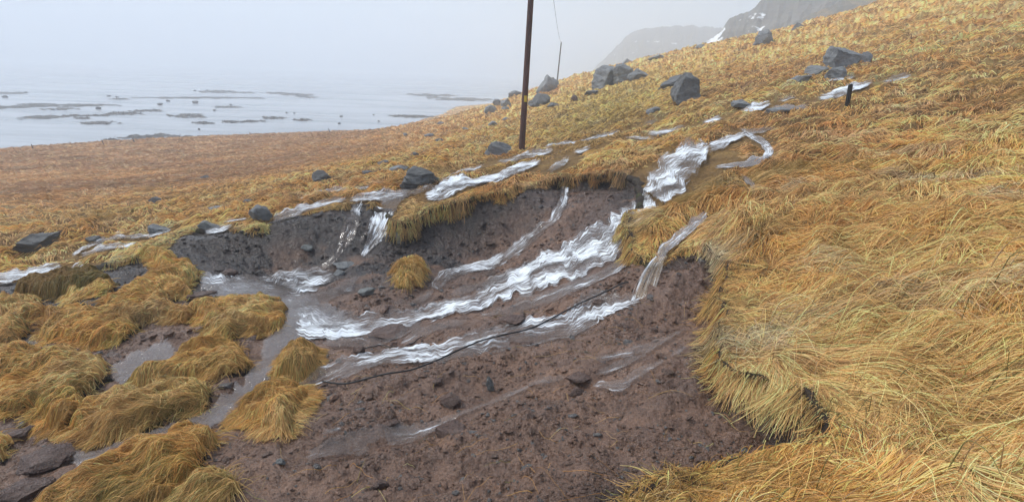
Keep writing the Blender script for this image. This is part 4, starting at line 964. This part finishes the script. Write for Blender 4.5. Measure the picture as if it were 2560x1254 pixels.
# ------------------------------------------------------------------ mud rubble
def rubble():
    bm = bmesh.new(); bmesh.ops.create_icosphere(bm, subdivisions=1, radius=1.0); bm.verts.ensure_lookup_table()
    IV = np.array([v.co[:] for v in bm.verts]); IF = np.array([[v.index for v in f.verts] for f in bm.faces]); bm.free()
    rng = np.random.RandomState(77); n = 60000; th = rng.uniform(-0.9, 0.75, n); r = np.exp(rng.uniform(math.log(1.7), math.log(10.5), n))
    x, y = r*np.sin(th), r*np.cos(th); k = (rimsd(x, y) > 0.06); x, y, r = x[k], y[k], r[k]
    sd_ = stream_d(PM, x, y); dens = 0.25+0.75*sstep(-0.3, 0.5, fbm(x, y, 0.8, 3, 801)); k = (sd_ > 0.0) & (rng.rand(len(x)) < dens)
    x, y, r = x[k][:15000], y[k][:15000], r[k][:15000]; n = len(x)
    s = np.clip(np.exp(rng.normal(math.log(0.008), 0.55, n)), 0.004, 0.045)*np.clip(r/3.5, 0.7, 2.0)
    a = rng.uniform(0, 6.28, n); sc = np.stack([s*rng.uniform(0.8, 1.7, n), s*rng.uniform(0.7, 1.2, n), s*rng.uniform(0.3, 0.8, n)], 1)
    V = IV[None]*(1+rng.normal(0, 0.22, (n, len(IV), 1)))*sc[:, None]; ti = rng.normal(0, 0.35, n)[:, None]
    V = np.stack([V[..., 0]*np.cos(ti)-V[..., 2]*np.sin(ti), V[..., 1], V[..., 0]*np.sin(ti)+V[..., 2]*np.cos(ti)], -1)
    X = V[..., 0]*np.cos(a)[:, None]-V[..., 1]*np.sin(a)[:, None]+x[:, None]; Y = V[..., 0]*np.sin(a)[:, None]+V[..., 1]*np.cos(a)[:, None]+y[:, None]
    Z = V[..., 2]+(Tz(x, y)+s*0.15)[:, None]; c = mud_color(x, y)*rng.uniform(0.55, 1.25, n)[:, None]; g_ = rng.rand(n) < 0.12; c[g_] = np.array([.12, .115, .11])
    F_ = (IF[None]+(np.arange(n)*len(IV))[:, None, None]).reshape(-1, 3)
    o = mesh_np('rubble', np.stack([X, Y, Z], -1).reshape(-1, 3), F_, M_MUD, False, colors=np.repeat(c, len(IV), 0)); tag(o, 'crumbs of wet brown mudstone strewn over the scar', None, None, 'stuff')
rubble()

# ------------------------------------------------------------------ poles, wire, cable, posts
def tube(name, pts, rad, mat, sides=12, parent=None, label=None, cat=None, group=None):
    P = np.array(pts, float); n = len(P); rad = np.broadcast_to(rad, (n,)); V = []
    for i in range(n):
        t = P[min(i+1, n-1)]-P[max(i-1, 0)]; t /= np.linalg.norm(t); a = np.cross(t, [0, 0.3, 1]) if abs(t[2]) < 0.9 else np.cross(t, [1, 0, 0]); a /= np.linalg.norm(a); b = np.cross(t, a)
        for k in range(sides): q = 2*math.pi*k/sides; V.append(P[i]+rad[i]*(a*math.cos(q)+b*math.sin(q)))
    fs = [[i*sides+k, i*sides+(k+1) % sides, (i+1)*sides+(k+1) % sides, (i+1)*sides+k] for i in range(n-1) for k in range(sides)]
    fs += [list(range(sides))[::-1], [(n-1)*sides+k for k in range(sides)]]
    me = bpy.data.meshes.new(name); me.from_pydata([tuple(v) for v in V], [], fs); me.materials.append(mat); me.update()
    o = link(bpy.data.objects.new(name, me), parent); return tag(o, label, cat, group)
M_POLE = mat_plain('stained_timber', (0.085, 0.035, 0.025), 0.55, 0.4, 9); M_DARK = mat_plain('black_rubber', (0.012, 0.012, 0.013), 0.4)
M_GREYW = mat_plain('weathered_timber', (0.10, 0.085, 0.08), 0.7, 0.3); M_YEL = mat_plain('yellow_tag', (0.65, 0.45, 0.05), 0.5, 0.1); M_METAL = mat_plain('dull_metal', (0.25, 0.26, 0.27), 0.45, 0.1)
def pole(ub, vb, ut, vt, wpx, height, label, mat, rb=10.0, seen=True):
    p, m = at([ub], [vb-1], rb); d = rays(ut, vt); q = d*(p[1]/d[1]); up = (q-p)/(q[2]-p[2]); rad = wpx*m/2
    top = p+up*height; base = p-up*0.4
    root = empty('utility_pole', tuple(p)); tag(root, label, 'utility pole', 'poles of the overhead line'); loc = np.array(p)
    zs = np.linspace(0, 1, 12); tube('shaft', [base+(top-base)*s-loc for s in zs], rad*(1.06-0.22*zs), mat, 20, root)
    tube('cap', [top-loc-up*0.01, top-loc+up*0.03], [rad*0.9, rad*0.75], M_METAL, 16, root)
    tube('insulator', [top-loc+up*0.03, top-loc+up*0.09, top-loc+up*0.15, top-loc+up*0.2], [0.02, 0.05, 0.045, 0.02], M_METAL, 10, root)
    return root, p, up, top, rad, m
r1, pb, pup, ptop, prad, pm = pole(1304, 377, 1327, 0, 14.5, 8.2, 'tall red-brown timber pole rising out of the top of the photo', M_POLE)
q = rays(1318, 247); q = q*(pb[1]/q[1]); s_ = (q[2]-pb[2])
ct = pb+pup*s_; tg = bpy.data.meshes.new('number_tag')
w_ = prad*1.02
vv_ = []; 
for a_ in np.linspace(-0.25, 0.75, 7):
    for zz_ in (-0.10, 0.10): vv_.append((w_*math.sin(a_)+0.006*math.sin(a_), -w_*math.cos(a_)-0.006*math.cos(a_), zz_))
tg.from_pydata(vv_, [], [[2*i, 2*i+2, 2*i+3, 2*i+1] for i in range(6)]); tg.materials.append(M_YEL); to = link(bpy.data.objects.new('number_tag', tg), r1)
to.location = tuple(ct-np.array(pb)); md_ = to.modifiers.new('s', 'SOLIDIFY'); md_.thickness = 0.004
def far_pole():
    d0 = rays(1394, 193); R_ = 88.0; p = d0*R_/np.hypot(d0[0], d0[1]); p[2] = float(Tz(np.array([p[0]]), np.array([p[1]]))[0]) if False else p[2]
    d1 = rays(1403, 108); q = d1*(p[1]/d1[1]); up = (q-p)/(q[2]-p[2]); m = float(np.dot(p, FWD))/F
    root = empty('utility_pole', tuple(p)); tag(root, 'slender distant pole standing on the skyline beside the tall crag', 'utility pole', 'poles of the overhead line')
    h = q[2]-p[2]; b = -up*1.2
    tube('shaft', [b+(up*h-b)*s for s in np.linspace(0, 1, 6)], 3.4*m/2*np.linspace(1.1, .85, 6), M_GREYW, 10, root)
    tube('insulator', [up*h, up*(h+.12), up*(h+.2)], [0.05, 0.09, 0.03], M_METAL, 8, root)
    return q
ftop = far_pole()
wa = ptop+pup*0.2; wb = ftop; W3 = [wa+(wb-wa)*t-np.array([0, 0, 4*0.9*t*(1-t)]) for t in np.linspace(0, 1, 40)]
tube('overhead_wire', W3, 0.012, M_GREYW, 6, None, 'single thin wire strung between the two poles', 'wire')

def fence_post(ub, vb, ut, vt, wpx, label, rmin, mat):
    p, m = at([ub], [vb], rmin); d = rays(ut, vt); q = d*(p[1]/d[1]); rad = wpx*m/2; a = p-(q-p)*0.35
    V = []; ax = (q-p)/np.linalg.norm(q-p); pts = [a+(q-a)*s for s in (0, .5, .97, 1.0)]
    tube('fence_post', pts, [rad, rad*1.02, rad*.97, rad*.7], mat, 8, None, label, 'fence post')
fence_post(2117, 268, 2127, 210, 11, 'short black leaning post standing in grass beside the upper stream', 8.0, M_DARK)
for u_, lb in ((83, 'tiny stake on the meadow edge, the farthest left'), (259, 'tiny leaning stake on the meadow edge, second from the left'), (336, 'tiny stake on the meadow edge above the dark reefs'), (826, 'tiny stake on the meadow edge nearest the headland')):
    vb = {83: 370, 259: 359, 336: 354, 826: 331}[u_]; fence_post(u_, vb+2, u_-5, vb-10, 2.0, lb, 30.0, M_GREYW)
c_ = crom([(806,962),(870,962),(940,952),(1010,938),(1080,912),(1150,884),(1225,855),(1300,828),(1370,800),(1450,765),(1520,735),(1570,710)], 90)
cp = cast(WM, CT, CL, c_[:, 0], c_[:, 1], 1.5); cz = Tz(cp[:, 0], cp[:, 1]); cz = np.convolve(np.pad(cz, 6, 'edge'), np.ones(13)/13, 'valid')+0.035+0.03*np.sin(np.linspace(0, 9, 90))**2
tube('cable', [(a, b, c) for a, b, c in zip(cp[:, 0], cp[:, 1], cz)], 0.0075, M_DARK, 8, None, 'thin black cable lying slack across the mud and water', 'cable')
c_ = crom([(905,872),(945,860),(985,862),(1012,858),(1060,838)], 24); cp = cast(WM, CT, CL, c_[:, 0], c_[:, 1], 1.5)
tube('root', [(a, b, c) for a, b, c in zip(cp[:, 0], cp[:, 1], Tz(cp[:, 0], cp[:, 1])+.02)], 0.005, M_DARK, 6, None, 'short dark root lying above the lower white stream', 'root')
